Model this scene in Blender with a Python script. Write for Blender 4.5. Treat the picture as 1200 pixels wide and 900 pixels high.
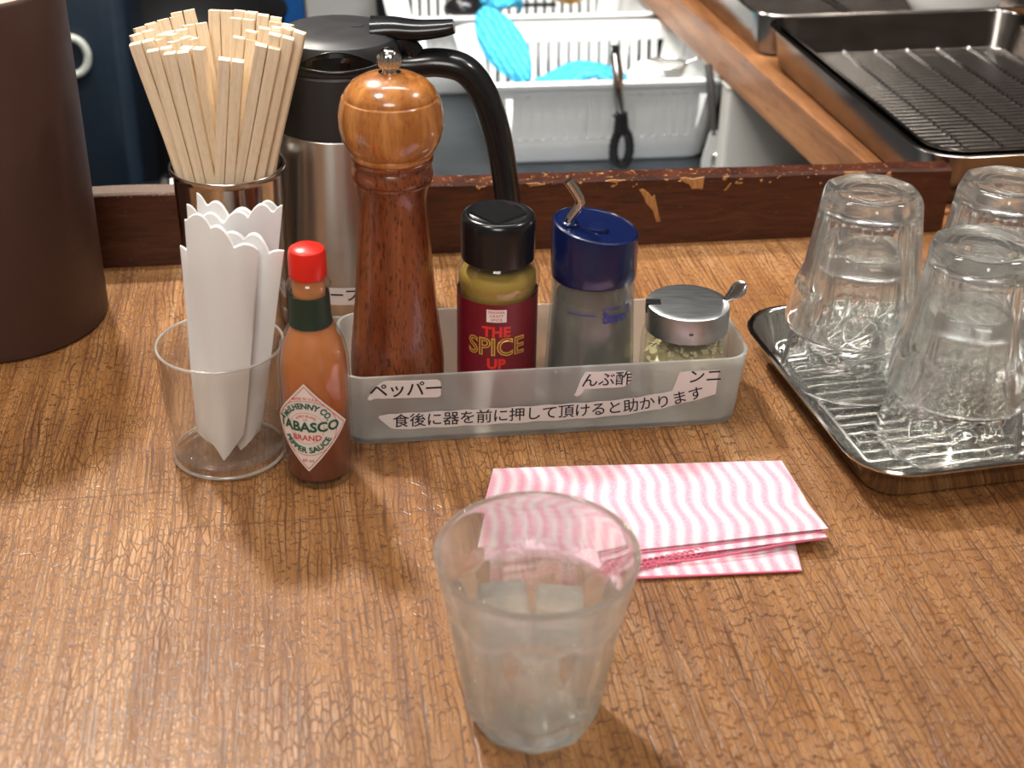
import bpy, math, random
from math import sin, cos, pi, radians as RD, sqrt, atan2, hypot
from mathutils import Vector, Matrix
random.seed(7)
for o in list(bpy.data.objects): bpy.data.objects.remove(o)
SC = bpy.context.scene
COL = SC.collection

# ---------------------------------------------------------------- camera
cam_d = bpy.data.cameras.new('camera'); cam = bpy.data.objects.new('camera', cam_d); COL.objects.link(cam)
cam_d.sensor_width = 36.0; cam_d.lens = 1660 / 1200 * 36.0
cam_d.clip_start = 0.02; cam_d.clip_end = 30
_th, _ro = RD(30), RD(1.1)
_F = Vector((0, cos(_th), -sin(_th))); _U = Vector((0, sin(_th), cos(_th))); _R = Vector((1, 0, 0))
_r = _R * cos(_ro) + _U * sin(_ro); _u = -_R * sin(_ro) + _U * cos(_ro)
m = Matrix(((_r.x, _u.x, -_F.x), (_r.y, _u.y, -_F.y), (_r.z, _u.z, -_F.z))).to_4x4()
m.translation = Vector((0, 0, 0.441)); cam.matrix_world = m
cam_d.dof.use_dof = True; cam_d.dof.focus_distance = 0.84; cam_d.dof.aperture_fstop = 10.0
SC.camera = cam

# ---------------------------------------------------------------- light and exposure
W = bpy.data.worlds.new('room_air'); SC.world = W; W.use_nodes = True
W.node_tree.nodes['Background'].inputs[0].default_value = (0.9, 0.93, 1.0, 1)
W.node_tree.nodes['Background'].inputs[1].default_value = 0.3
def lamp(name, loc, target, size, power, color, shape='DISK', size_y=None, spread=None):
    d = bpy.data.lights.new(name, 'AREA'); d.shape = shape; d.size = size
    if size_y: d.size_y = size_y
    d.energy = power; d.color = color
    if spread: d.spread = RD(spread)
    o = bpy.data.objects.new(name, d); COL.objects.link(o); o.location = loc
    o.rotation_euler = (Vector(target) - Vector(loc)).to_track_quat('-Z', 'Y').to_euler()
    return o
lamp('ceiling_spot_key', (-0.56, 1.53, 1.33), (-0.05, 0.65, 0), 0.12, 23, (1.0, 0.93, 0.83))
lamp('ceiling_spot_right', (0.95, 0.95, 1.33), (0.05, 0.65, 0), 0.13, 6, (1.0, 0.92, 0.82))
lamp('ceiling_round_light', (-0.52, 0.48, 1.55), (-0.05, 0.65, 0), 0.30, 9, (1.0, 0.93, 0.84))
lamp('front_fill', (-0.05, -0.75, 1.35), (-0.05, 0.75, 0.05), 0.7, 15, (1.0, 0.95, 0.89), 'SQUARE')  # unseen soft fill, added to brighten the front faces
lamp('kitchen_tube_light', (0.20, 1.12, 1.25), (0.12, 1.65, -0.1), 1.0, 8, (0.97, 0.99, 1.0), 'RECTANGLE', 0.12, 95)
SC.cycles.max_bounces = 24; SC.cycles.transmission_bounces = 24; SC.cycles.glossy_bounces = 8; SC.cycles.transparent_max_bounces = 32; SC.cycles.sample_clamp_indirect = 120
vs = SC.view_settings
vs.view_transform = 'Standard'; vs.look = 'None'; vs.exposure = 0.22; vs.gamma = 1.0; vs.use_curve_mapping = False

# ---------------------------------------------------------------- helpers
class MB:
    def __init__(s): s.v = []; s.f = []
    def add(s, vs, fs):
        b = len(s.v); s.v += [tuple(v) for v in vs]; s.f += [tuple(i + b for i in f) for f in fs]; return s
    def box(s, x0, y0, z0, x1, y1, z1, M=None):
        vs = [Vector((x, y, z)) for x in (x0, x1) for y in (y0, y1) for z in (z0, z1)]
        if M is not None: vs = [M @ v for v in vs]
        return s.add(vs, [(0, 1, 3, 2), (4, 6, 7, 5), (0, 4, 5, 1), (2, 3, 7, 6), (0, 2, 6, 4), (1, 5, 7, 3)])
    def hexa(s, p):   # 8 corners: bottom ring 0-3, top ring 4-7
        return s.add(p, [(3, 2, 1, 0), (4, 5, 6, 7), (0, 1, 5, 4), (1, 2, 6, 5), (2, 3, 7, 6), (3, 0, 4, 7)])
    def loft(s, rings, closed=True, caps=(True, True)):
        n = len(rings[0]); vs = [p for r in rings for p in r]; fs = []
        for i in range(len(rings) - 1):
            for j in range(n if closed else n - 1):
                k = (j + 1) % n
                fs.append((i * n + j, i * n + k, (i + 1) * n + k, (i + 1) * n + j))
        if caps[0]: fs.append(tuple(reversed(range(n))))
        if caps[1]: fs.append(tuple(range((len(rings) - 1) * n, len(rings) * n)))
        return s.add(vs, fs)
    def lathe(s, prof, n=48, c=(0, 0, 0), rf=None):
        """prof: (r, z) points; r == 0 ends collapse to a pole; rf(r, z, ang) may shape the radius"""
        base = len(s.v); idx = []
        for r, z in prof:
            if r <= 1e-9:
                idx.append([len(s.v)] * n); s.v.append((c[0], c[1], c[2] + z))
            else:
                row = []
                for j in range(n):
                    a = 2 * pi * j / n; rr = rf(r, z, a) if rf else r
                    row.append(len(s.v)); s.v.append((c[0] + rr * cos(a), c[1] + rr * sin(a), c[2] + z))
                idx.append(row)
        for i in range(len(idx) - 1):
            A, B = idx[i], idx[i + 1]
            for j in range(n):
                k = (j + 1) % n; f = []
                for q in (A[j], A[k], B[k], B[j]):
                    if q not in f: f.append(q)
                if len(f) >= 3: s.f.append(tuple(f))
        return s
    def tube(s, pts, r, n=10, caps=True, flat=None):
        pts = [Vector(p) for p in pts]; rings = []; up = None
        rs = r if isinstance(r, (list, tuple)) else [r] * len(pts)
        for i, p in enumerate(pts):
            t = (pts[min(i + 1, len(pts) - 1)] - pts[max(i - 1, 0)]).normalized()
            if up is None:
                a = Vector((0, 1, 0)) if abs(t.y) < 0.8 else Vector((1, 0, 0))
                up = (a - t * a.dot(t)).normalized()
            else: up = (up - t * up.dot(t)).normalized()
            sd = t.cross(up); ry = rs[i] * (flat or 1)
            rings.append([p + sd * rs[i] * cos(2 * pi * j / n) + up * ry * sin(2 * pi * j / n) for j in range(n)])
        return s.loft(rings, True, (caps, caps))
    def build(s, name, mat=None, parent=None, smooth=40, loc=None, bevel=0):
        me = bpy.data.meshes.new(name); me.from_pydata(s.v, [], s.f); me.update()
        import bmesh
        bm = bmesh.new(); bm.from_mesh(me); bmesh.ops.recalc_face_normals(bm, faces=bm.faces)
        bm.to_mesh(me); bm.free()
        if smooth:
            me.shade_smooth()
            try: me.set_sharp_from_angle(angle=RD(smooth))
            except Exception: pass
        o = bpy.data.objects.new(name, me); COL.objects.link(o)
        if mat: me.materials.append(mat)
        if parent is not None: o.parent = parent
        if loc: o.location = loc
        if bevel:
            b = o.modifiers.new('bevel', 'BEVEL'); b.width = bevel; b.segments = 2; b.limit_method = 'ANGLE'
        return o
def tag(o, label=None, cat=None, group=None, kind=None):
    if label: o['label'] = label
    if cat: o['category'] = cat
    if group: o['group'] = group
    if kind: o['kind'] = kind
    return o
def empty(name, loc=(0, 0, 0), rz=0, label=None, cat=None, group=None):
    o = bpy.data.objects.new(name, None); o.empty_display_size = 0.02; COL.objects.link(o)
    o.location = loc; o.rotation_euler = (0, 0, rz); return tag(o, label, cat, group)
def copy_tree(o, parent=None):
    c = o.copy(); COL.objects.link(c); c.parent = parent
    for ch in o.children: copy_tree(ch, c)
    return c
def rr(x0, y0, x1, y1, r, z, n=6):     # rounded rectangle ring
    out = []
    for cx, cy, a0 in ((x1 - r, y0 + r, -pi / 2), (x1 - r, y1 - r, 0), (x0 + r, y1 - r, pi / 2), (x0 + r, y0 + r, pi)):
        for i in range(n + 1):
            a = a0 + pi / 2 * i / n; out.append((cx + r * cos(a), cy + r * sin(a), z))
    return out
def catmull(P, k=8):
    P = [Vector(p) for p in P]; out = []
    for i in range(len(P) - 1):
        a, b, c, d = P[max(i - 1, 0)], P[i], P[i + 1], P[min(i + 2, len(P) - 1)]
        for j in range(k):
            t = j / k
            out.append(0.5 * ((2 * b) + (c - a) * t + (2 * a - 5 * b + 4 * c - d) * t * t + (3 * b - a - 3 * c + d) * t ** 3))
    out.append(P[-1]); return out
def sm_prof(P, k=6): return [(max(p.x, 0), p.y) for p in catmull([(r, z, 0) for r, z in P], k)]

def text_geo(body, size, bold=0.0, space=1.0, sx=1.0):
    cu = bpy.data.curves.new('t', 'FONT'); cu.body = body; cu.size = size; cu.align_x = 'CENTER'; cu.align_y = 'CENTER'
    cu.offset = bold; cu.space_character = space; cu.resolution_u = 3
    ob = bpy.data.objects.new('t', cu); COL.objects.link(ob)
    dg = bpy.context.evaluated_depsgraph_get(); me = bpy.data.meshes.new_from_object(ob.evaluated_get(dg))
    vs = [(v.co.x * sx, v.co.y) for v in me.vertices]; fs = [tuple(p.vertices) for p in me.polygons]
    bpy.data.objects.remove(ob); bpy.data.curves.remove(cu); bpy.data.meshes.remove(me)
    return vs, fs
def put_text(mb, body, size, fn, bold=0.0, space=1.0, sx=1.0):
    vs, fs = text_geo(body, size, bold, space, sx)
    return mb.add([fn(x, y) for x, y in vs], fs)

# ---------------------------------------------------------------- materials
def newmat(name):
    m = bpy.data.materials.new(name); m.use_nodes = True
    return m, m.node_tree.nodes, m.node_tree.links, m.node_tree.nodes['Principled BSDF']
def sset(b, **k):
    for n, v in k.items():
        n = n.replace('_', ' ')
        if n in b.inputs: b.inputs[n].default_value = v
def pm(name, col, rough=0.5, metal=0.0, **k):
    m, N, L, b = newmat(name); b.inputs['Base Color'].default_value = (*col, 1)
    b.inputs['Roughness'].default_value = rough; b.inputs['Metallic'].default_value = metal; sset(b, **k)
    # slight procedural wear in the gloss
    t = N.new('ShaderNodeTexCoord'); no = N.new('ShaderNodeTexNoise'); no.inputs['Scale'].default_value = 90
    L.new(t.outputs['Object'], no.inputs['Vector']); mr = N.new('ShaderNodeMapRange')
    mr.inputs[3].default_value = max(0, rough * 0.85); mr.inputs[4].default_value = min(1, rough * 1.15 + 0.01)
    L.new(no.outputs[0], mr.inputs[0]); L.new(mr.outputs[0], b.inputs['Roughness'])
    return m
def ramp(N, stops):
    r = N.new('ShaderNodeValToRGB'); e = r.color_ramp.elements
    while len(e) < len(stops): e.new(0.5)
    for i, (p, c) in enumerate(stops): e[i].position = p; e[i].color = (*c, 1)
    return r
def mathn(N, L, op, a, b=None, c=None):
    n = N.new('ShaderNodeMath'); n.operation = op
    for i, x in enumerate((a, b, c)):
        if x is None: continue
        if isinstance(x, (int, float)): n.inputs[i].default_value = x
        else: L.new(x, n.inputs[i])
    return n.outputs[0]
def mixc(N, L, fac, a, b, mode='MIX'):
    n = N.new('ShaderNodeMix'); n.data_type = 'RGBA'; n.blend_type = mode
    for i, x in ((0, fac), (6, a), (7, b)):
        if isinstance(x, (int, float)): n.inputs[i].default_value = x
        elif isinstance(x, tuple): n.inputs[i].default_value = (*x, 1)
        else: L.new(x, n.inputs[i])
    return n.outputs[2]
def mapping(N, L, scale, rot=(0, 0, 0), coord='Object', loc=(0, 0, 0)):
    t = N.new('ShaderNodeTexCoord'); m = N.new('ShaderNodeMapping')
    m.inputs['Scale'].default_value = scale; m.inputs['Rotation'].default_value = rot; m.inputs['Location'].default_value = loc
    L.new(t.outputs[coord], m.inputs[0]); return m.outputs[0]
def noise(N, L, vec, scale=1, detail=4, rough=0.5, dist=0):
    n = N.new('ShaderNodeTexNoise'); n.inputs['Scale'].default_value = scale; n.inputs['Detail'].default_value = detail
    n.inputs['Roughness'].default_value = rough; n.inputs['Distortion'].default_value = dist
    if vec is not None: L.new(vec, n.inputs['Vector'])
    return n.outputs[0], n.outputs[1]
def bump(N, L, b, h, strength=0.3, dist=0.0005):
    n = N.new('ShaderNodeBump'); n.inputs['Strength'].default_value = strength; n.inputs['Distance'].default_value = dist
    L.new(h, n.inputs['Height']); L.new(n.outputs[0], b.inputs['Normal'])

def counter_mat():
    m, N, L, b = newmat('crackled_wood_print')
    base = mapping(N, L, (1, 1, 1), (0, 0, RD(-9)))
    f1, c1 = noise(N, L, base, 60, 3)
    dv = N.new('ShaderNodeVectorMath'); dv.operation = 'MULTIPLY_ADD'; L.new(c1, dv.inputs[0])
    dv.inputs[1].default_value = (0.0010, 0.004, 0); L.new(base, dv.inputs[2]); P_ = dv.outputs[0]
    def scl(v, s):
        n = N.new('ShaderNodeVectorMath'); n.operation = 'MULTIPLY'; L.new(v, n.inputs[0]); n.inputs[1].default_value = s; return n.outputs[0]
    def cr(s, lo, hi, rnd=1.0):
        v = N.new('ShaderNodeTexVoronoi'); v.feature = 'DISTANCE_TO_EDGE'; v.voronoi_dimensions = '2D'; v.inputs['Scale'].default_value = 1
        v.inputs['Randomness'].default_value = rnd
        L.new(scl(P_, s), v.inputs['Vector']); r = N.new('ShaderNodeMapRange'); r.inputs[1].default_value = lo; r.inputs[2].default_value = hi
        r.inputs[3].default_value = 1; r.inputs[4].default_value = 0; L.new(v.outputs['Distance'], r.inputs[0]); return r.outputs[0]
    big = cr((360, 78, 1), 0.015, 0.085)
    fine = cr((760, 300, 1), 0.02, 0.14)
    gr, _ = noise(N, L, scl(P_, (520, 9, 1)), 1, 5, 0.65)
    gr2, _ = noise(N, L, scl(P_, (130, 5, 1)), 1, 3, 0.5)
    blot, _ = noise(N, L, scl(base, (14, 6, 1)), 1, 3, 0.5)
    blot2, _ = noise(N, L, scl(base, (9, 7, 1)), 1.7, 3, 0.6)
    tone = ramp(N, [(0.30, (0.18, 0.068, 0.018)), (0.46, (0.33, 0.144, 0.042)), (0.56, (0.43, 0.205, 0.070)), (0.72, (0.54, 0.32, 0.155))])
    t = mathn(N, L, 'ADD', mathn(N, L, 'MULTIPLY', gr2, 0.5), mathn(N, L, 'MULTIPLY', blot, 0.5))
    L.new(t, tone.inputs[0])
    lines = N.new('ShaderNodeMapRange'); lines.inputs[1].default_value = 0.52; lines.inputs[2].default_value = 0.64; L.new(gr, lines.inputs[0])
    m1 = N.new('ShaderNodeMapRange'); m1.inputs[1].default_value = 0.40; m1.inputs[2].default_value = 0.56; L.new(blot2, m1.inputs[0])
    c = mixc(N, L, mathn(N, L, 'MULTIPLY', lines.outputs[0], 0.75), tone.outputs[0], (0.13, 0.055, 0.028))
    # long grain cracks with short cross cracks, column by column
    sx = N.new('ShaderNodeSeparateXYZ'); L.new(P_, sx.inputs[0])
    wq, _ = noise(N, L, scl(base, (40, 9, 1)), 1, 2, 0.5)
    xs = mathn(N, L, 'MULTIPLY', mathn(N, L, 'MULTIPLY_ADD', wq, 0.016, sx.outputs[0]), 300.0)
    colid = mathn(N, L, 'FLOOR', xs); fx_ = mathn(N, L, 'FRACT', xs)
    wn = N.new('ShaderNodeTexWhiteNoise'); wn.noise_dimensions = '1D'; L.new(colid, wn.inputs['W'])
    jit = mathn(N, L, 'MULTIPLY', wn.outputs['Value'], 0.45)
    d1 = mathn(N, L, 'ABSOLUTE', mathn(N, L, 'SUBTRACT', fx_, mathn(N, L, 'ADD', jit, 0.1)))
    nb_, _ = noise(N, L, scl(base, (300, 14, 1)), 1, 2, 0.5)
    thick = mathn(N, L, 'MULTIPLY_ADD', nb_, 0.50, -0.16)
    longc = N.new('ShaderNodeMapRange'); L.new(mathn(N, L, 'DIVIDE', d1, mathn(N, L, 'MAXIMUM', thick, 0.005)), longc.inputs[0]); longc.inputs[1].default_value = 0.7; longc.inputs[2].default_value = 1.5; longc.inputs[3].default_value = 1; longc.inputs[4].default_value = 0
    ys = mathn(N, L, 'MULTIPLY_ADD', sx.outputs[1], 115.0, mathn(N, L, 'MULTIPLY', wn.outputs['Value'], 17.0))
    n4, _ = noise(N, L, scl(base, (120, 60, 1)), 1, 3, 0.6)
    ys = mathn(N, L, 'MULTIPLY_ADD', n4, 2.2, ys)
    d2 = mathn(N, L, 'ABSOLUTE', mathn(N, L, 'SUBTRACT', mathn(N, L, 'FRACT', ys), 0.5))
    wn2 = N.new('ShaderNodeTexWhiteNoise'); wn2.noise_dimensions = '2D'; cv = N.new('ShaderNodeCombineXYZ'); L.new(colid, cv.inputs[0]); L.new(mathn(N, L, 'FLOOR', ys), cv.inputs[1]); L.new(cv.outputs[0], wn2.inputs['Vector'])
    crs = N.new('ShaderNodeMapRange'); L.new(d2, crs.inputs[0]); crs.inputs[1].default_value = 0.04; crs.inputs[2].default_value = 0.10; crs.inputs[3].default_value = 1; crs.inputs[4].default_value = 0
    cross = mathn(N, L, 'MULTIPLY', crs.outputs[0], mathn(N, L, 'GREATER_THAN', wn2.outputs['Value'], 0.35))
    mk_, _ = noise(N, L, scl(base, (70, 16, 1)), 1, 3, 0.6)
    mkr = N.new('ShaderNodeMapRange'); mkr.inputs[1].default_value = 0.36; mkr.inputs[2].default_value = 0.60; L.new(mk_, mkr.inputs[0])
    brick = mathn(N, L, 'MAXIMUM', mathn(N, L, 'MULTIPLY', longc.outputs[0], mathn(N, L, 'MULTIPLY_ADD', mkr.outputs[0], 0.8, 0.2)), mathn(N, L, 'MULTIPLY', cross, 0.9))
    m2r = N.new('ShaderNodeMapRange'); m2r.inputs[1].default_value = 0.42; m2r.inputs[2].default_value = 0.58; L.new(blot, m2r.inputs[0])
    k0 = mathn(N, L, 'MULTIPLY', big, mathn(N, L, 'MULTIPLY_ADD', m1.outputs[0], -0.55, 0.85))
    kb_ = mathn(N, L, 'MULTIPLY', brick, mathn(N, L, 'MULTIPLY_ADD', m1.outputs[0], 0.2, 0.7))
    k1 = mathn(N, L, 'MAXIMUM', mathn(N, L, 'MULTIPLY', k0, 0.95), kb_)
    c = mixc(N, L, k1, c, (0.065, 0.024, 0.012))
    k2 = mathn(N, L, 'MULTIPLY', mathn(N, L, 'MULTIPLY', fine, mathn(N, L, 'MULTIPLY_ADD', m1.outputs[0], 0.7, 0.2)), 0.55)
    c = mixc(N, L, k2, c, (0.12, 0.05, 0.026))
    L.new(c, b.inputs['Base Color'])
    # faint joints of the printed planks
    bs = N.new('ShaderNodeSeparateXYZ'); L.new(base, bs.inputs[0])
    pc_ = mathn(N, L, 'DIVIDE', mathn(N, L, 'ADD', bs.outputs[0], 0.081), 0.16); pcol = mathn(N, L, 'FLOOR', pc_)
    ex = mathn(N, L, 'LESS_THAN', mathn(N, L, 'ABSOLUTE', mathn(N, L, 'SUBTRACT', mathn(N, L, 'FRACT', mathn(N, L, 'ADD', pc_, 0.5)), 0.5)), 0.0035)
    jy = mathn(N, L, 'DIVIDE', mathn(N, L, 'SUBTRACT', bs.outputs[1], mathn(N, L, 'MULTIPLY_ADD', pcol, -0.035, 0.625)), 0.55)
    ey = mathn(N, L, 'LESS_THAN', mathn(N, L, 'ABSOLUTE', mathn(N, L, 'SUBTRACT', mathn(N, L, 'FRACT', mathn(N, L, 'ADD', jy, 0.5)), 0.5)), 0.0013)
    c = mixc(N, L, mathn(N, L, 'MULTIPLY', mathn(N, L, 'MAXIMUM', ex, ey), 0.5), c, (0.09, 0.035, 0.016))
    wn3 = N.new('ShaderNodeTexWhiteNoise'); wn3.noise_dimensions = '1D'; L.new(pcol, wn3.inputs['W'])
    c = mixc(N, L, mathn(N, L, 'MULTIPLY', wn3.outputs['Value'], 0.22), c, (0.20, 0.08, 0.03))
    L.new(c, b.inputs['Base Color'])
    rg = N.new('ShaderNodeMapRange'); rg.inputs[3].default_value = 0.30; rg.inputs[4].default_value = 0.46; L.new(blot, rg.inputs[0]); L.new(rg.outputs[0], b.inputs['Roughness'])
    h = mathn(N, L, 'SUBTRACT', 1.0, mathn(N, L, 'MAXIMUM', k1, mathn(N, L, 'MAXIMUM', k2, mathn(N, L, 'MULTIPLY', lines.outputs[0], 0.5))))
    bump(N, L, b, h, 0.6, 0.0004); return m
def wood_mat(name, dark, mid, light, axis='Z', scale=1.0, rough=0.3, coat=0.0, pores=0.5, stripe=90):
    m, N, L, b = newmat(name)
    s = {'Z': (stripe, stripe, 7), 'X': (7, stripe, stripe), 'Y': (stripe, 7, stripe)}[axis]
    v = mapping(N, L, tuple(q * scale for q in s))
    a, _ = noise(N, L, v, 1, 5, 0.6, 0.6)
    r = ramp(N, [(0.3, dark), (0.5, mid), (0.7, light)]); L.new(a, r.inputs[0])
    s2 = {'Z': (620, 620, 130), 'X': (60, 700, 700), 'Y': (700, 60, 700)}[axis]
    p, _ = noise(N, L, mapping(N, L, tuple(q * scale for q in s2)), 1, 2, 0.5)
    pr = N.new('ShaderNodeMapRange'); pr.inputs[1].default_value = 0.56; pr.inputs[2].default_value = 0.64; L.new(p, pr.inputs[0])
    c = mixc(N, L, mathn(N, L, 'MULTIPLY', pr.outputs[0], pores), r.outputs[0], tuple(q * 0.35 for q in dark))
    L.new(c, b.inputs['Base Color']); b.inputs['Roughness'].default_value = rough
    sset(b, Coat_Weight=coat, Coat_Roughness=0.08)
    bump(N, L, b, a, 0.15, 0.0003); return m
def ledge_mat():
    m, N, L, b = newmat('worn_dark_stained_wood')
    v = mapping(N, L, (30, 30, 220)); a, _ = noise(N, L, v, 1, 5, 0.6, 0.8)
    r = ramp(N, [(0.3, (0.028, 0.008, 0.005)), (0.55, (0.066, 0.018, 0.009)), (0.75, (0.10, 0.031, 0.015))]); L.new(a, r.inputs[0])
    s, _ = noise(N, L, mapping(N, L, (160, 160, 420), (0, RD(35), 0)), 1, 3, 0.6, 1.5)
    sr = N.new('ShaderNodeMapRange'); sr.inputs[1].default_value = 0.66; sr.inputs[2].default_value = 0.70; L.new(s, sr.inputs[0])
    s2, _ = noise(N, L, mapping(N, L, (320, 320, 320)), 1, 4, 0.6)
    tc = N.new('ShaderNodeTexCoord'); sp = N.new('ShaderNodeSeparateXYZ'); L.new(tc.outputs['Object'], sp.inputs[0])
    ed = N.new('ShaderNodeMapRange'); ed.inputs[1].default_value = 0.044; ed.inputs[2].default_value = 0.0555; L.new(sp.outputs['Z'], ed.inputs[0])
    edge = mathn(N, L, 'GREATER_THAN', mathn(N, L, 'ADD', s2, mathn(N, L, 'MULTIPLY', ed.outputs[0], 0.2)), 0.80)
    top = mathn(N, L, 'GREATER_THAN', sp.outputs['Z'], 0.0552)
    c = mixc(N, L, mathn(N, L, 'MULTIPLY', sr.outputs[0], 0.35), r.outputs[0], (0.25, 0.12, 0.06))
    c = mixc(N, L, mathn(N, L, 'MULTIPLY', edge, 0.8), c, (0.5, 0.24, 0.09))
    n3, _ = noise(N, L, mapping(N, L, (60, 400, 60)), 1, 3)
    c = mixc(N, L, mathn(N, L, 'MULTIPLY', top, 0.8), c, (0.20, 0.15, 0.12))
    L.new(c, b.inputs['Base Color']); b.inputs['Roughness'].default_value = 0.33
    bump(N, L, b, a, 0.25, 0.0005); return m
def steel_mat(name, col=(0.62, 0.60, 0.57), rough=0.22, scale=(60, 60, 900), br=0.12, smudge=0.0):
    m, N, L, b = newmat(name); b.inputs['Metallic'].default_value = 1
    a, _ = noise(N, L, mapping(N, L, scale), 1, 4, 0.6)
    mr = N.new('ShaderNodeMapRange'); mr.inputs[3].default_value = max(0.02, rough - br); mr.inputs[4].default_value = rough + br
    L.new(a, mr.inputs[0]); L.new(mr.outputs[0], b.inputs['Roughness'])
    s, _ = noise(N, L, mapping(N, L, (22, 22, 22)), 1, 4, 0.6)
    c = mixc(N, L, s, tuple(q * (1 - smudge) for q in col), col); L.new(c, b.inputs['Base Color'])
    bump(N, L, b, a, 0.03, 0.0003); return m
def glass_mat(name, col=(0.96, 0.985, 0.975), rough=0.02, ior=1.5, haze=0.06, hazec=(0.8, 0.83, 0.82), rough2=None, clear=0.0):
    m, N, L, b = newmat(name); out = N['Material Output']
    g = N.new('ShaderNodeBsdfGlass'); g.inputs['Color'].default_value = (*col, 1); g.inputs['IOR'].default_value = ior
    a, _ = noise(N, L, mapping(N, L, (45, 45, 30)), 1, 4, 0.6)
    mr = N.new('ShaderNodeMapRange'); mr.inputs[1].default_value = 0.35; mr.inputs[2].default_value = 0.65
    mr.inputs[3].default_value = rough; mr.inputs[4].default_value = rough2 if rough2 is not None else rough * 1.6; L.new(a, mr.inputs[0]); L.new(mr.outputs[0], g.inputs['Roughness'])
    d = N.new('ShaderNodeBsdfDiffuse'); d.inputs['Color'].default_value = (*hazec, 1)
    tr = N.new('ShaderNodeBsdfTranslucent'); tr.inputs['Color'].default_value = (*hazec, 1)
    mx0 = N.new('ShaderNodeMixShader'); L.new(d.outputs[0], mx0.inputs[1]); L.new(tr.outputs[0], mx0.inputs[2])
    gg = g.outputs[0]
    if clear:
        tt = N.new('ShaderNodeBsdfTransparent'); tt.inputs[0].default_value = (*col, 1)
        mt = N.new('ShaderNodeMixShader'); mt.inputs[0].default_value = clear; L.new(gg, mt.inputs[1]); L.new(tt.outputs[0], mt.inputs[2]); gg = mt.outputs[0]
    mx = N.new('ShaderNodeMixShader'); L.new(gg, mx.inputs[1]); L.new(mx0.outputs[0], mx.inputs[2])
    L.new(mathn(N, L, 'MULTIPLY', a, haze * 2), mx.inputs[0]); L.new(mx.outputs[0], out.inputs['Surface'])
    N.remove(b); return m
def thin_mat(name, tint=(0.97, 0.975, 0.965), haze=0.03, hazec=(0.75, 0.76, 0.74), rough=0.04, refl=0.05, trans=0.5, edge=0.9, refr=0.0, refr_rough=0.2):
    '''thin walled clear plastic or glass: straight transmission, facing dependent gloss and a little haze'''
    m, N, L, b = newmat(name); out = N['Material Output']
    t = N.new('ShaderNodeBsdfTransparent'); t.inputs[0].default_value = (*tint, 1)
    base = t.outputs[0]
    if refr:
        g = N.new('ShaderNodeBsdfRefraction'); g.inputs['Color'].default_value = (*tint, 1); g.inputs['Roughness'].default_value = refr_rough; g.inputs['IOR'].default_value = 1.12
        mr_ = N.new('ShaderNodeMixShader'); mr_.inputs[0].default_value = refr; L.new(base, mr_.inputs[1]); L.new(g.outputs[0], mr_.inputs[2]); base = mr_.outputs[0]
    d = N.new('ShaderNodeBsdfDiffuse'); d.inputs['Color'].default_value = (*hazec, 1); tr = N.new('ShaderNodeBsdfTranslucent'); tr.inputs['Color'].default_value = (*hazec, 1)
    md = N.new('ShaderNodeMixShader'); md.inputs[0].default_value = trans; L.new(d.outputs[0], md.inputs[1]); L.new(tr.outputs[0], md.inputs[2])
    lw = N.new('ShaderNodeLayerWeight'); lw.inputs['Blend'].default_value = 0.5
    fc = mathn(N, L, 'POWER', lw.outputs['Facing'], 4.0)
    a, _ = noise(N, L, mapping(N, L, (45, 45, 30)), 1, 4, 0.6)
    hz = mathn(N, L, 'MULTIPLY', a, haze * 2); hz = mathn(N, L, 'MINIMUM', mathn(N, L, 'MULTIPLY_ADD', fc, haze * 1.5, hz), 1.0)
    m1 = N.new('ShaderNodeMixShader'); L.new(hz, m1.inputs[0]); L.new(base, m1.inputs[1]); L.new(md.outputs[0], m1.inputs[2])
    gl = N.new('ShaderNodeBsdfGlossy'); gl.inputs['Roughness'].default_value = rough
    m2 = N.new('ShaderNodeMixShader'); L.new(mathn(N, L, 'MULTIPLY_ADD', fc, edge - refl, refl), m2.inputs[0]); L.new(m1.outputs[0], m2.inputs[1]); L.new(gl.outputs[0], m2.inputs[2])
    L.new(m2.outputs[0], out.inputs[0]); N.remove(b); return m
def paper_mat(name, col, trans=0.35):
    m, N, L, b = newmat(name); out = N['Material Output']
    a, _ = noise(N, L, mapping(N, L, (900, 900, 900)), 1, 3)
    c = mixc(N, L, a, tuple(q * 0.94 for q in col), col)
    d = N.new('ShaderNodeBsdfDiffuse'); t = N.new('ShaderNodeBsdfTranslucent'); L.new(c, d.inputs[0]); L.new(c, t.inputs[0])
    mx = N.new('ShaderNodeMixShader'); mx.inputs[0].default_value = trans; L.new(d.outputs[0], mx.inputs[1]); L.new(t.outputs[0], mx.inputs[2])
    L.new(mx.outputs[0], out.inputs[0]); N.remove(b); return m
def zgrad_mat(name, stops, z0, z1, rough=0.4, nscale=60, namp=0.25, **k):
    m, N, L, b = newmat(name); tc = N.new('ShaderNodeTexCoord'); sp = N.new('ShaderNodeSeparateXYZ'); L.new(tc.outputs['Object'], sp.inputs[0])
    mr = N.new('ShaderNodeMapRange'); mr.inputs[1].default_value = z0; mr.inputs[2].default_value = z1; L.new(sp.outputs['Z'], mr.inputs[0])
    a, _ = noise(N, L, mapping(N, L, (nscale,) * 3), 1, 5, 0.6)
    t = mathn(N, L, 'ADD', mr.outputs[0], mathn(N, L, 'MULTIPLY_ADD', a, namp, -namp / 2))
    r = ramp(N, stops); L.new(t, r.inputs[0]); L.new(r.outputs[0], b.inputs['Base Color']); b.inputs['Roughness'].default_value = rough; sset(b, **k); return m

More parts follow.
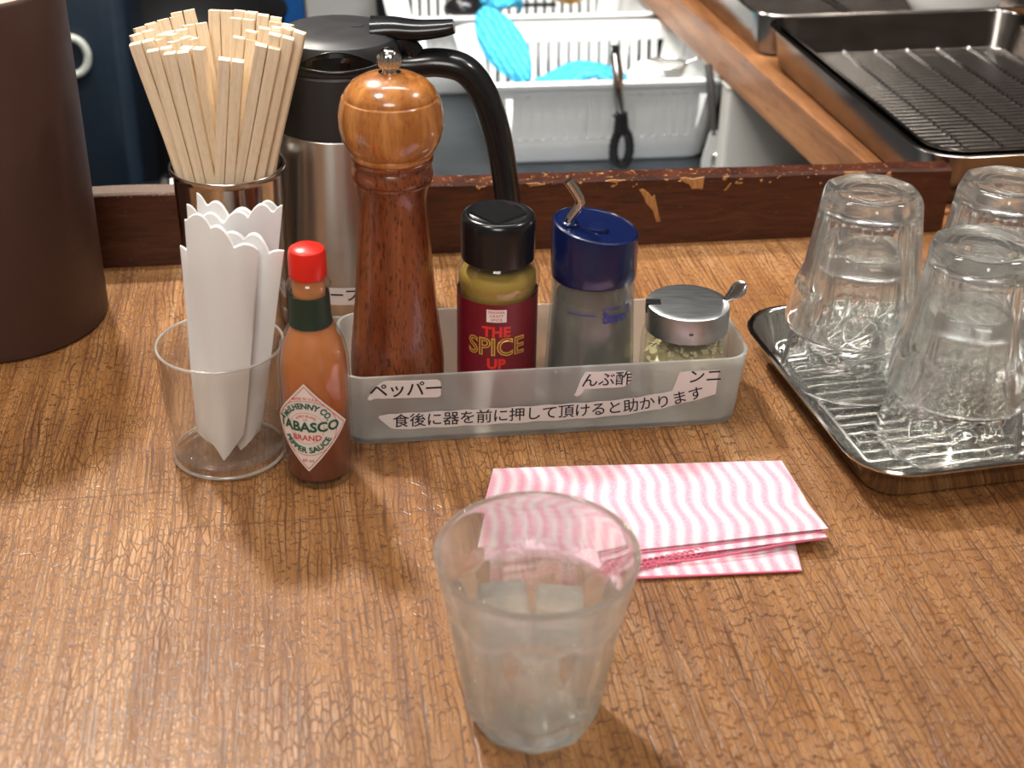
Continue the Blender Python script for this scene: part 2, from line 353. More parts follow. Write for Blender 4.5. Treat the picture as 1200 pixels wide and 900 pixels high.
M_counter = counter_mat(); M_ledge = ledge_mat()
M_board = wood_mat('varnished_brown_wood', (0.17, 0.068, 0.028), (0.33, 0.14, 0.055), (0.46, 0.21, 0.085), 'Y', 0.7, 0.38, 0, 0.35)
M_head = wood_mat('honey_mill_wood', (0.27, 0.085, 0.02), (0.46, 0.17, 0.04), (0.62, 0.27, 0.07), 'Z', 0.8, 0.25, 0.9, 0.25, 130)
M_body = wood_mat('dark_mill_wood', (0.10, 0.020, 0.007), (0.19, 0.045, 0.014), (0.30, 0.085, 0.025), 'Z', 1.25, 0.3, 0.7, 0.75, 60)
M_stick = wood_mat('pale_aspen', (0.76, 0.58, 0.38), (0.86, 0.70, 0.50), (0.90, 0.78, 0.60), 'Z', 1.5, 0.6, 0, 0.1, 160)
M_steel = steel_mat('brushed_steel', (0.60, 0.58, 0.55), 0.30, (8, 8, 600), 0.05)
_b = M_steel.node_tree.nodes['Principled BSDF']; _b.inputs['Anisotropic'].default_value = 0.75
_b.inputs['Anisotropic Rotation'].default_value = 0.25
_t = M_steel.node_tree.nodes.new('ShaderNodeTangent'); _t.direction_type = 'RADIAL'; _t.axis = 'Z'; M_steel.node_tree.links.new(_t.outputs[0], _b.inputs['Tangent'])
M_steel_cup = steel_mat('polished_steel', (0.6, 0.57, 0.54), 0.12, (30, 30, 30), 0.03)
M_tray = steel_mat('tray_steel', (0.66, 0.65, 0.63), 0.14, (20, 20, 20), 0.06)
M_oldtray = steel_mat('worn_tray_steel', (0.24, 0.215, 0.20), 0.2, (25, 25, 60), 0.08, 0.2)
M_rack = steel_mat('dark_rack_wire', (0.34, 0.32, 0.30), 0.2, (30, 30, 30), 0.05)
M_wire = steel_mat('wire_steel', (0.72, 0.71, 0.69), 0.18, (30, 30, 30), 0.04)
M_kcounter = steel_mat('dull_worktop_steel', (0.22, 0.24, 0.26), 0.38, (20, 20, 20), 0.08, 0.3)
M_chrome = pm('chrome', (0.75, 0.75, 0.75), 0.08, 1)
M_black = pm('black_plastic', (0.010, 0.010, 0.011), 0.2)
M_blackm = pm('matt_black_plastic', (0.018, 0.018, 0.02), 0.42)
M_darkpot = pm('black_iron', (0.012, 0.012, 0.013), 0.35)
M_brown = pm('brown_vinyl', (0.060, 0.026, 0.019), 0.5)
M_pale = pm('pale_cover', (0.42, 0.31, 0.25), 0.6)
M_red = pm('red_plastic', (0.78, 0.02, 0.012), 0.3)
M_green = pm('dark_green_foil', (0.012, 0.035, 0.022), 0.45)
M_navy = pm('navy_plastic', (0.005, 0.011, 0.060), 0.2, 0, Coat_Weight=0.3)
M_white = pm('white_plastic', (0.80, 0.81, 0.80), 0.4)
M_grey = pm('grey_plastic', (0.50, 0.50, 0.48), 0.5)
M_paint = pm('painted_panel', (0.55, 0.54, 0.50), 0.5)
M_glass = glass_mat('tumbler_glass', (0.975, 0.99, 0.985), rough=0.012, rough2=0.06, haze=0.07, hazec=(0.93, 0.95, 0.94), clear=0.2)
M_glass2 = glass_mat('dry_tumbler_glass', (0.985, 0.99, 0.985), 0.0, 1.5, 0.035, (0.92, 0.92, 0.90), rough2=0.015, clear=0.08)
M_plastic = thin_mat('clear_acrylic', (0.988, 0.982, 0.970), 0.022, refl=0.07)
M_acredge = thin_mat('acrylic_edge', (0.93, 0.92, 0.90), 0.55, (0.88, 0.86, 0.82), 0.08, refl=0.15)
M_bottle = thin_mat('bottle_glass', (0.975, 0.975, 0.965), 0.01, refl=0.06, edge=0.7)
M_water = glass_mat('water', (0.985, 0.995, 0.99), 0.0, 1.33, 0.008, clear=0.65)
M_ice = glass_mat('ice', (0.985, 0.995, 0.99), 0.0, 1.36, 0.16, clear=0.3)
M_napkin = paper_mat('napkin_paper', (0.93, 0.93, 0.93), 0.22)
M_frost = thin_mat('frosted_plastic', (0.95, 0.955, 0.945), 0.42, (0.80, 0.81, 0.78), 0.25, refl=0.03, edge=0.25, trans=0.55, refr=0.8, refr_rough=0.35)
M_tape = pm('label_tape', (0.80, 0.74, 0.73), 0.35)
M_ink = pm('black_ink', (0.012, 0.010, 0.012), 0.5)
M_label = pm('white_label', (0.80, 0.74, 0.69), 0.5)
M_lred = pm('red_ink', (0.62, 0.05, 0.035), 0.5)
M_lgreen = pm('green_ink', (0.008, 0.09, 0.045), 0.5)
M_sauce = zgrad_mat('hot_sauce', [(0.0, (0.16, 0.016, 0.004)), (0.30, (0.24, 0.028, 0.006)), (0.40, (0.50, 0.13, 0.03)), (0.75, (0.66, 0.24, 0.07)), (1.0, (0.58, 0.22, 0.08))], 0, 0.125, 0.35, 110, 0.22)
M_maroon = pm('maroon_label', (0.17, 0.008, 0.018), 0.35)
M_gold = pm('gold_print', (0.70, 0.42, 0.08), 0.35, 0.3)
M_redp = pm('bright_red_print', (0.72, 0.03, 0.02), 0.4)
M_spice = zgrad_mat('spice_powder', [(0, (0.30, 0.20, 0.03)), (0.5, (0.42, 0.28, 0.04)), (1, (0.50, 0.26, 0.04))], 0.06, 0.12, 0.8, 500, 0.6)
M_cyan = None
def cyan_mat():
    m, N, L, b = newmat('cyan_net_cloth')
    w = N.new('ShaderNodeTexWave'); w.wave_type = 'BANDS'; w.bands_direction = 'Y'; w.inputs['Scale'].default_value = 42; w.inputs['Distortion'].default_value = 4; w.inputs['Detail Scale'].default_value = 3
    L.new(mapping(N, L, (1, 1, 1)), w.inputs['Vector'])
    c = mixc(N, L, w.outputs['Fac'], (0.015, 0.30, 0.58), (0.09, 0.55, 0.76)); L.new(c, b.inputs['Base Color']); b.inputs['Roughness'].default_value = 0.8
    bump(N, L, b, w.outputs['Fac'], 0.6, 0.002); return m
M_cyan = cyan_mat()
def cloth_mat():
    m, N, L, b = newmat('pink_wavy_cotton')
    v = mapping(N, L, (1, 1, 1)); sp = N.new('ShaderNodeSeparateXYZ'); L.new(v, sp.inputs[0])
    x, y = sp.outputs[0], sp.outputs[1]
    wob = mathn(N, L, 'MULTIPLY', mathn(N, L, 'SINE', mathn(N, L, 'MULTIPLY', y, 2 * pi / 0.041)), 0.0016)
    f, _ = noise(N, L, v, 25, 2)
    q = mathn(N, L, 'ADD', mathn(N, L, 'ADD', x, wob), mathn(N, L, 'MULTIPLY', f, 0.003))
    q = mathn(N, L, 'ADD', q, mathn(N, L, 'MULTIPLY', y, 0.12))
    s = mathn(N, L, 'MULTIPLY_ADD', mathn(N, L, 'SINE', mathn(N, L, 'MULTIPLY', q, 2 * pi / 0.0082)), 0.5, 0.5)
    s2 = mathn(N, L, 'POWER', s, 0.8)
    wv = N.new('ShaderNodeTexVoronoi'); wv.inputs['Scale'].default_value = 900; L.new(v, wv.inputs['Vector'])
    c = mixc(N, L, s2, (0.82, 0.70, 0.76), (0.80, 0.25, 0.38))
    c = mixc(N, L, mathn(N, L, 'MULTIPLY', wv.outputs['Distance'], 0.45), c, (0.87, 0.78, 0.82))
    L.new(c, b.inputs['Base Color']); b.inputs['Roughness'].default_value = 0.9; sset(b, Sheen_Weight=0.2)
    bump(N, L, b, wv.outputs['Distance'], 0.5, 0.0006); return m
M_cloth = cloth_mat()
M_hem = pm('pink_hem', (0.72, 0.16, 0.25), 0.85)

# ================================================================ THE SETTING
YA = RD(8.55)
# counter top
u_ = Vector((cos(YA), sin(YA), 0)); n_ = Vector((-sin(YA), cos(YA), 0)); LO = Vector((-0.2894, 0.9193, 0))
def LP(s, t, z): return LO + u_ * s + n_ * t + Vector((0, 0, z))
mb = MB()
ring0 = [LP(-0.9, 0.03, 0), LP(1.3, 0.03, 0), Vector((1.3, -0.3, 0)), Vector((-0.9, -0.3, 0))]
mb.loft([[p + Vector((0, 0, -0.035)) for p in ring0], ring0])
o = mb.build('counter_top', M_counter, None, 0); tag(o, kind='structure')
# counter front panel below (customer side) and floor
tag(MB().box(-0.9, -0.02, -0.9, 1.3, 0.02, -0.035).build('trim_2', M_board, None, 0), kind='structure')
M_floor = pm('dark_tile_floor', (0.05, 0.045, 0.042), 0.5)
tag(MB().box(-2.2, -1.6, -0.95, 2.4, 3.4, -0.9).build('floor', M_floor, None, 0), kind='structure')
M_wallk = pm('kitchen_dark_wall', (0.030, 0.028, 0.030), 0.5)
M_wall = pm('off_white_wall', (0.46, 0.43, 0.40), 0.8)
M_ceil = pm('ceiling_board', (0.58, 0.56, 0.53), 0.8)
tag(MB().box(-2.2, 3.3, -0.9, 2.4, 3.4, 2.0).build('wall_back', M_wallk, None, 0), kind='structure')
tag(MB().box(-2.3, -1.6, -0.9, -2.2, 3.4, 2.0).build('wall_left', M_wall, None, 0), kind='structure')
tag(MB().box(2.4, -1.6, -0.9, 2.5, 3.4, 2.0).build('wall_right', M_wall, None, 0), kind='structure')
tag(MB().box(-2.2, -1.7, -0.9, 2.4, -1.6, 2.0).build('wall_front', M_wall, None, 0), kind='structure')
tag(MB().box(-2.2, -1.6, 2.0, 2.4, 3.4, 2.05).build('ceiling', M_ceil, None, 0), kind='structure')

# ledge (raised dark strip at the back edge of the counter)
lg = empty('trim_1', LO, YA); tag(lg, kind='structure')
mb = MB()
T = 0.017; Lr = 0.6265; zt = lambda s: 0.0565 - 0.0042 * s / 0.62
N_ = 60; ringsF = []
for i in range(N_ + 1):
    s = -0.5 + (Lr + 0.5) * i / N_; k = zt(max(s, 0)) + 0.0003 * sin(s * 90) ; w = 0.0004 * sin(s * 57)
    ringsF.append([(s, 0, 0), (s, 0.0 + w * 0, k - 0.002), (s, 0.0018, k), (s, T - 0.001, k), (s, T, k - 0.001), (s, T, -0.02), (s, 0.002, -0.0001)])
mb.loft(ringsF)
mb.build('ledge_strip', M_ledge, lg, 30)
M_chip = wood_mat('bare_wood', (0.30, 0.13, 0.045), (0.45, 0.21, 0.07), (0.58, 0.30, 0.11), 'Z', 1, 0.6, 0, 0.3)
def chip(pts):
    c = (sum(p[0] for p in pts) / len(pts), sum(p[1] for p in pts) / len(pts)); n = len(pts)
    vs = [(p[0], -0.0001, p[1]) for p in pts] + [(c[0] + (p[0] - c[0]) * .82, -0.0006, c[1] + (p[1] - c[1]) * .82) for p in pts]
    MB().add(vs, [(i, (i + 1) % n, n + (i + 1) % n, n + i) for i in range(n)] + [tuple(range(n, 2 * n))]).build('bare_chip', M_chip, lg, 0)
chip([(.3845, .0448), (.3875, .0455), (.3925, .0415), (.3945, .0385), (.3965, .0405), (.3985, .033), (.4025, .0185), (.3995, .0182), (.396, .0275), (.3905, .0335), (.3885, .0385)])
chip([(.4147, .0528), (.4185, .0535), (.4235, .0518), (.4335, .0532), (.4328, .0432), (.4285, .0437), (.4245, .0435), (.4225, .0468), (.4175, .0497)])
chip([(.449, .0415), (.4535, .0475), (.4545, .0470), (.451, .0412)])
chip([(.4475, .0525), (.4525, .0532), (.449, .049)])
chip([(.540, .053), (.557, .0525), (.561, .0475), (.553, .0455), (.544, .0475)])
chip([(.574, .0495), (.5775, .052), (.579, .0465), (.5755, .046)])
chip([(.30, .0528), (.309, .0533), (.313, .0513), (.305, .0505)])
chip([(.358, .0525), (.364, .0535), (.375, .0528), (.366, .0508)])
for _ in range(26):
    s = random.uniform(0.25, 0.61); z = 0.0545 - 0.0042 * s / .62 - abs(random.gauss(0, 0.0025)) ; w = random.uniform(.0012, .005); h = random.uniform(.0005, .0016)
    chip([(s, z), (s + w * .6, z + h), (s + w, z + h * .3), (s + w * .5, z - h)])

# dark lower worktop of the kitchen, the left stove side
tag(MB().box(-0.30, 1.03, -0.19, 1.6, 2.6, -0.15).build('kitchen_worktop', M_kcounter, None, 0), kind='structure')
tag(MB().box(-2.0, 1.05, -0.50, -0.30, 2.8, -0.46).build('kitchen_low_shelf', M_wallk, None, 0), kind='structure')

# ================================================================ BOARD AND TRAYS AT THE RIGHT
bA = RD(12.0)
board_o = Vector((0.3232, 1.045, -0.042))
bd = tag(MB().box(0, 0, 0, 0.46, 1.35, 0.044).build('wooden_shelf_board', M_board, None, 0, board_o, 0.0015),
         'thick varnished brown board running back from the dark ledge under the steel trays', 'board')
bd.rotation_euler = (0, 0, bA)
# cabinet that carries the far end of the board, and the pale bin beside the baskets
bx = tag(MB().box(0.02, 1.02, -0.1075, 0.44, 1.33, -0.0005).build('painted_cabinet', M_paint, None, 0, board_o, 0.002),
         'pale grey cabinet under the far end of the varnished board', 'cabinet'); bx.rotation_euler = (0, 0, bA)
t = empty('storage_bin', (0.2275, 1.486, -0.15), RD(8.5), 'pale grey plastic bin under the varnished board, just right of the hanging turner', 'bin')
mb = MB(); R5 = lambda q, z, k=0: rr(-k - q, -k * 0.6 - q, 0.36 + q + k, 0.028 + q, 0.006, z, 4)
mb.loft([R5(-.003, 0), R5(0, .003), R5(0, .104), R5(.001, .105), R5(.001, .107), R5(-.002, .107), R5(-.003, .006)]); mb.build('bin_body', M_paint, t, 40)

def vat(name, loc, rz, w, d, h, label, cat, mat, flare=0.008, r=0.02, lip=0.004, parent=None):
    """rectangular drip tray with rounded corners and a rolled lip; local origin at the near-left base corner"""
    f = flare; t = 0.0009; R_ = lambda k, z, q=0: rr(-f * k - q, -f * k - q, w + f * k + q, d + f * k + q, r + f * k + q, z)
    mb = MB()
    rings = [R_(-0.9, 0.0), R_(-0.35, 0.0008), R_(0, 0.005), R_(1, h - 0.0015), R_(1, h - 0.0008, lip * .5), R_(1, h - 0.0012, lip), R_(1, h, lip * 1.1),
             R_(1, h + 0.001, lip * .8), R_(1, h + 0.0008, 0), R_(1, h - 0.0006, -t * 1.2), R_(0, 0.0055, -t), R_(-0.35, 0.0019, -t), R_(-0.9, 0.0012, -t)]
    mb.loft(rings)
    root = empty(name, loc, rz, label, cat)
    mb.build('pan', mat, root, 50)
    return root
def rack(name, loc, rz, w, d, label, nb, cross, rb, mat, feet=0.008, bump_=False):
    root = empty(name, loc, rz, label, 'rack')
    fr = [Vector(p) for p in rr(0, 0, w, d, 0.012, feet, 5)]; fr.append(fr[0])
    MB().tube(fr, rb * 1.5, 8).build('rim_wire', mat, root, 60)
    cz = feet - rb * 1.6
    me = None
    for i in range(nb):
        y = d * (i + 1) / (nb + 1)
        if me is None:
            o = MB().tube([(0, 0, 0), (w, 0, 0)], rb, 6).build('bar', mat, root, 60, (0, y, feet)); me = o
        else:
            o = me.copy(); COL.objects.link(o); o.location = (0, y, feet)
    for k in cross:
        pts = []
        if bump_:
            for i in range(nb + 1):
                y = d * (i + .5) / (nb + 1); pts += [(k, y, cz + rb * .2), (k, y + d * .5 / (nb + 1), cz + rb * 3.4)]
        else: pts = [(k, 0, cz), (k, d, cz)]
        MB().tube(pts, rb * 1.1, 6).build('cross_wire', mat, root, 60)
    for x in (0.02, w - 0.02):
        for y in (0.015, d - 0.015): MB().tube([(x, y, 0), (x, y, feet)], rb, 6).build('foot', mat, root, 60)
    return root

RTA = RD(13.5)
RT_O = Vector((0.1985, 0.6400, 0))
vat('glass_tray', RT_O, RTA, 0.265, 0.178, 0.0245, 'shiny steel tray on the counter holding the upturned glasses', 'tray', M_tray, 0.009, 0.020, 0.003)
_c = Vector((cos(RTA), sin(RTA), 0)); _s = Vector((-sin(RTA), cos(RTA), 0))
rack('wire_rack', RT_O + _c * 0.008 + _s * 0.008 + Vector((0, 0, 0.0013)), RTA, 0.246, 0.162, 'small wire rack inside the tray of upturned glasses', 16, (0.075, 0.085, 0.165, 0.175), 0.0011, M_wire)

BTA = RD(10.9)
BT_O = Vector((0.3310, 1.0560, 0.0023))
_c2 = Vector((cos(BTA), sin(BTA), 0)); _s2 = Vector((-sin(BTA), cos(BTA), 0))
vat('baking_tray', BT_O, BTA, 0.254, 0.375, 0.0455, 'large dark steel tray with a wire rack, nearest tray on the board', 'tray', M_oldtray, 0.009, 0.022, 0.004)
vat('baking_tray', BT_O + Vector((0, 0, 0.0030)) + _c2 * 0.0045 + _s2 * 0.0045, BTA, 0.245, 0.366, 0.0452, 'inner steel tray nested in the large tray on the board', 'tray', M_oldtray, 0.008, 0.02, 0.0018)
rack('wire_rack', BT_O + _c2 * 0.014 + _s2 * 0.014 + Vector((0, 0, 0.0052)), BTA, 0.226, 0.345, 'wide wire rack inside the nested trays on the board', 38, (0.022, 0.056, 0.090, 0.124, 0.158, 0.192), 0.0013, M_rack, 0.0085, True)
BT2 = BT_O + _s2 * 0.400 - _c2 * 0.004
vat('baking_tray', BT2, BTA, 0.340, 0.30, 0.0455, 'steel tray farther back on the board, behind the one with the wire rack', 'tray', M_oldtray, 0.007, 0.022, 0.003)
# white bowl and steel tools behind the trays
t = empty('white_bowl', (0.545, 1.645, 0.0345), 0, 'white bowl standing in the far steel tray at the top right', 'bowl')
MB().lathe(sm_prof([(0, 0), (0.03, 0.001), (0.05, 0.02), (0.06, 0.05), (0.0585, 0.0505), (0.048, 0.022), (0.028, 0.004), (0, 0.003)], 5), 40).build('bowl_shell', M_white, t)
t.location = BT2 + _c2 * 0.262 + _s2 * 0.11 + Vector((0, 0, 0.0014))
t = empty('ladle', BT2 + _c2 * 0.14 + _s2 * 0.12 + Vector((0, 0, 0.0014)), 0, 'black handled steel ladle lying in the far steel tray', 'ladle')
MB().tube([(-0.06, 0.05, 0.03), (-0.02, 0.0, 0.022), (0.0, -0.03, 0.014)], 0.004, 8).build('shaft', M_chrome, t)
MB().lathe(sm_prof([(0, 0), (0.012, 0.002), (0.022, 0.012), (0.0215, 0.0125), (0.011, 0.004), (0, 0.002)], 4), 24, (0.004, -0.045, 0)).build('cup', M_chrome, t)
MB().tube([(-0.02, 0.03, 0.028), (0.0, 0.05, 0.034), (0.02, 0.06, 0.036)], 0.006, 8).build('handle', M_black, t)

# ================================================================ UPTURNED TUMBLERS
def tumbler_mesh(H, R0, R1, NF=9, wall=0.0026, seg=108, upside=False):
    """faceted tumbler: base radius R0, rim radius R1, flat facets that end in arches under a plain rim band"""
    c9 = cos(pi / NF)
    def outer(z):
        t = z / H; return R0 + (R1 - R0) * (0.80 * t + 0.20 * t * t) - 0.0012 * sin(pi * min(1, t * 1.6)) * 0
    def fac(z, a):
        ph = (a % (2 * pi / NF)) - pi / NF
        poly = c9 / cos(ph)
        arch = 0.66 * H + 0.07 * H * cos(ph * NF / 2 * 0.98) ** 0.8
        w = min(1, max(0, (arch - z) / (0.022 * H))); w = w * w * (3 - 2 * w)
        return 1 + (poly - 1) * w * (1.35 if z > 0.1 * H else 0.75)
    rf = lambda r, z, a: r * fac(z, a)
    prof = [(0, 0.0022), (R0 * .55, 0.0020), (R0 * .72, 0.0006), (R0 * .84, 0.0), (R0 * .95, 0.0014), (R0, 0.0045)]
    nz = 34
    for i in range(1, nz + 1):
        z = 0.0045 + (H - 0.0055) * i / nz; prof.append((outer(z), z))
    prof += [(R1 - wall * .3, H), (R1 - wall * .8, H - .0002)]
    for i in range(20):
        z = H - 0.0015 - (H - 0.0015 - 0.0145) * i / 19; prof.append((outer(z) - wall * (1 + 0.35 * (1 - z / H)), z))
    ri = prof[-1][0]; prof += [(ri * .93, 0.0115), (ri * .75, 0.0098), (ri * .4, 0.0092), (0, 0.0090)]
    mb = MB(); outerN = 6 + nz
    base = mb
    # shape: facets only on the outside points
    cnt = [0]
    n_out = 6 + nz
    P2 = []
    idx = []
    for i, (r, z) in enumerate(prof):
        if r <= 1e-9: idx.append([len(mb.v)] * seg); mb.v.append((0, 0, z)); continue
        row = []
        for j in range(seg):
            a = 2 * pi * j / seg; rr_ = r * (fac(z, a) if 2 < i < n_out else 1); row.append(len(mb.v)); mb.v.append((rr_ * cos(a), rr_ * sin(a), z))
        idx.append(row)
    for i in range(len(idx) - 1):
        A, B = idx[i], idx[i + 1]
        for j in range(seg):
            k = (j + 1) % seg; f = []
            for q in (A[j], A[k], B[k], B[j]):
                if q not in f: f.append(q)
            if len(f) >= 3: mb.f.append(tuple(f))
    if upside: mb.v = [(x, y, H - z) for x, y, z in mb.v]
    return mb, outer
up, _ = tumbler_mesh(0.087, 0.029, 0.0412, upside=True)
# moulded ring mark under the base (seen from above)
g0 = empty('tumbler', (0, 0, 0), 0, 'x', 'glass', 'upturned tumblers on the wire rack')
up.build('glass_wall', M_glass2, g0, 60)
mk = MB()
for rr_ in (0.0135, 0.0175):
    mk.tube([(rr_ * cos(a * pi / 20), rr_ * sin(a * pi / 20), 0.0852) for a in range(41)], 0.0004, 6, False)
mk.build('base_ring', M_glass2, g0, 60)
spots = [((0.2070, 0.7655), 'lower'), ((0.2060, 0.7655), 'upper'), ((0.2505, 0.6920), 'lower'), ((0.2505, 0.6920), 'upper'), ((0.2905, 0.7825), 'lower'), ((0.2905, 0.7825), 'upper')]
labs = ['upturned clear tumbler at the left of the rack, bottom one of its stack', 'upturned clear tumbler topping the left stack beside the white tray',
        'upturned hazy tumbler at the front of the rack, bottom one of its stack', 'upturned hazy tumbler topping the front stack of the tray',
        'upturned tumbler at the back right of the tray, bottom one of its stack', 'upturned tumbler topping the back right stack, cut by the photo edge']
for i, ((p, lv), lb) in enumerate(zip(spots, labs)):
    t = g0 if i == 0 else copy_tree(g0)
    t.location = (p[0], p[1], 0.0112 + (0.0355 if lv == 'upper' else 0)); t.rotation_euler = (0, 0, RD(17 * i + 8)); t['label'] = lb

# ================================================================ WATER GLASS
gl = empty('tumbler', (0.0118, 0.4717, 0.0002), RD(-8), 'frosty drinking tumbler with iced water in front of the pink cloth', 'glass')
wg, outr = tumbler_mesh(0.090, 0.0285, 0.0432, wall=0.0024)
wg.build('glass_wall', M_glass, gl, 60)
wl = 0.0635
prof = [(0, 0.0089), (0.012, 0.0091), (0.0195, 0.0096), (0.0245, 0.0115)]
for i in range(14):
    z = 0.0145 + (wl - 0.0145) * i / 13; prof.append((outr(z) - 0.0024 * (1 + 0.35 * (1 - z / .09)) + 0.00015, z))
prof += [(prof[-1][0] - 0.0006, wl - 0.0004), (prof[-1][0] - 0.003, wl - 0.0009), (0.012, wl - 0.001), (0, wl - 0.001)]
wo = tag(MB().lathe(prof, 72, (0, 0, 0)).build('water', M_water, None, 60, gl.location), 'clear cold water filling the foreground tumbler to two thirds', 'water')
def ice(loc, rot, s, label):
    mb = MB(); k = 6; v = {}
    for fx in range(k + 1):
        pass
    me = bpy.data.meshes.new('ice_cube'); import bmesh
    bm = bmesh.new(); bmesh.ops.create_cube(bm, size=1.0)
    bmesh.ops.bevel(bm, geom=bm.edges[:], offset=0.13, segments=4, profile=0.6, affect='EDGES')
    rnd = random.Random(int(s * 1e5))
    for vv in bm.verts:
        c = vv.co; c *= 1 + 0.03 * sin(9 * c.x + 5 * c.y) ; vv.co = Vector((c.x * s, c.y * s, c.z * s * 0.9))
    bm.to_mesh(me); bm.free(); me.shade_smooth(); me.materials.append(M_ice)
    o = bpy.data.objects.new('ice_cube', me); COL.objects.link(o); o.location = loc; o.rotation_euler = rot
    return tag(o, label, 'ice', 'ice cubes in the tumbler')
GX, GY = 0.0118, 0.4717
ice((GX - 0.0135, GY + 0.004, 0.0535), (RD(6), RD(-4), RD(6)), 0.0212, 'ice cube floating at the left in the foreground tumbler')
ice((GX + 0.0095, GY + 0.003, 0.0540), (RD(-5), RD(3), RD(-3)), 0.0205, 'ice cube floating at the centre right in the foreground tumbler')

# ================================================================ FROSTED CONDIMENT TRAY
TA = RD(8.4); TO = Vector((-0.0935, 0.688, 0)); te = Vector((cos(TA), sin(TA), 0)); tn = Vector((-sin(TA), cos(TA), 0))
def TP(s, t, z=0): return TO + te * s + tn * t + Vector((0, 0, z))
tr = empty('condiment_tray', TO, TA, 'frosted translucent plastic tray holding pepper mill, spice bottle, dispenser and jar', 'tray')
Wt, Dt, Ht = 0.231, 0.076, 0.0462
def R2(g, z, q=0): return rr(-g - q, -g - q * 0 - q, Wt + g * 1.5 + q, Dt + g + q, 0.012 + g + q, z, 8)
mb = MB(); t_ = 0.0018
mb.loft([R2(-0.003, 0), R2(-0.0008, 0.0006), R2(0, 0.003), R2(0.0012, Ht * .5), R2(0.003, Ht), R2(0.003, Ht + 0.0004, -t_ * .5), R2(0.003, Ht, -t_), R2(0.0012, Ht * .5, -t_), R2(0, 0.0045, -t_), R2(-0.002, 0.0022, -t_), R2(-0.004, 0.0020, -t_)])
mb.build('bin', M_frost, tr, 50)
def ty(z): return -0.0030 * (z / Ht) - 0.0000    # front face position
def front(off): return lambda x, z: (x, ty(z) - off - 0.0001, z)
def tape(pts, name='tape_label', par=tr):
    n = len(pts); f = front(0.00035); vs = [f(*p) for p in pts] + [front(0.0)(*p) for p in pts]
    return MB().add(vs, [tuple(range(n))] + [(i, (i + 1) % n, n + (i + 1) % n, n + i) for i in range(n)]).build(name, M_tape, par, 0)
l1 = tape([(.0118, .0325), (.0135, .0312), (.0155, .0325), (.0518, .0312), (.0535, .0325), (.0535, .0415), (.0515, .0430), (.0215, .0438), (.0160, .0395)])
l1['label'] = 'short white tape with four black katakana letters'
mb = MB(); put_text(mb, 'ペッパー', 0.0108, lambda x, y: front(0.0006)(x + .0338, y + .0372 - x * 0.01), 0.00012, 0.92); mb.build('lettering', M_ink, l1, 0)
l2 = tape([(.1308, .0272), (.1325, .0262), (.1352, .0282), (.1365, .0310), (.1595, .0312), (.1635, .0345), (.1632, .0400), (.1600, .0422), (.1365, .0425), (.1340, .0380)])
l2['label'] = 'short white tape with two kana and one kanji'
mb = MB(); put_text(mb, 'んぶ酢', 0.0100, lambda x, y: front(0.0006)(x + .1490, y + .0366), 0.00008, 0.98); mb.build('lettering', M_ink, l2, 0)
path = [(0.018, .0158), (.03, .0160), (.06, .0158), (.09, .0158), (.12, .0160), (.145, .0163), (.162, .0172), (.174, .0186), (.186, .0207), (.200, .0240), (.212, .0270)]
def onpath(x):
    for (a, za), (b, zb) in zip(path, path[1:]):
        if x <= b or b == path[-1][0]: return za + (zb - za) * (x - a) / (b - a), atan2(zb - za, b - a)
hi = [(x, onpath(x)[0] + .0058 + .0003 * sin(x * 400)) for x in [0.024 + i * 0.0072 for i in range(23)]]
lo = [(x, onpath(x)[0] - .0058 + .0003 * sin(x * 300)) for x in [0.029 + i * 0.0072 for i in range(23)]]
ptsL = [(0.0178, .0190), (0.0185, .0208)] + hi + [(.1905, .0300), (.1885, .0392), (.2195, .0400), (.2192, .0372), (.2150, .0340), (.2162, .0210), (.210, .0205)] + lo[::-1] + [(.0265, .0098)]
n = len(ptsL)
l3 = empty('tape_label'); l3.parent = tr; bpy.data.objects.remove(l3)
mb = MB(); f0 = front(0.00035)
segs = [0.0178 + (0.2150 - 0.0178) * i / 60 for i in range(61)]
for a, b in zip(segs, segs[1:]):
    def bounds(x):
        if x < .026: k = (x - .0178) / .0082; return (.0190 - k * .0092, .0205 + k * .0014)
        z = onpath(x)[0]; lo_, hi_ = z - .0056 + .0003 * sin(x * 300), z + .0056 + .0003 * sin(x * 400)
        if x > .191: hi_ = .0396
        return lo_, hi_
    (la, ha), (lb_, hb) = bounds(a), bounds(b)
    mb.add([f0(a, la), f0(b, lb_), f0(b, hb), f0(a, ha)], [(0, 1, 2, 3)])
l3 = mb.build('tape_label', M_tape, tr, 0); l3['label'] = 'long white tape with one line of Japanese text rising at its right end'
mb = MB()
msg = '食後に器を前に押して頂けると助かります'
x0, x1 = 0.0305, 0.2030
for i, ch in enumerate(msg):
    x = x0 + (x1 - x0) * i / (len(msg) - 1); z, an = onpath(x); vs, fs = text_geo(ch, 0.0098, 0.00006)
    kx = 1.0; z -= 0.0002
    if x > .176: z -= 0.0012
    vs = [(vx, vy) for vx, vy in vs]
    mb.add([front(0.0006)(x + vx * cos(an) - vy * sin(an), z + vx * sin(an) + vy * cos(an)) for vx, vy in vs], fs)
mb.build('lettering', M_ink, l3, 0)
mb = MB(); put_text(mb, 'ンニ', 0.0105, lambda x, y: front(0.0006)(x + .2075, y + .0352), 0.00008, 1.0); mb.build('lettering', M_ink, l3, 0)

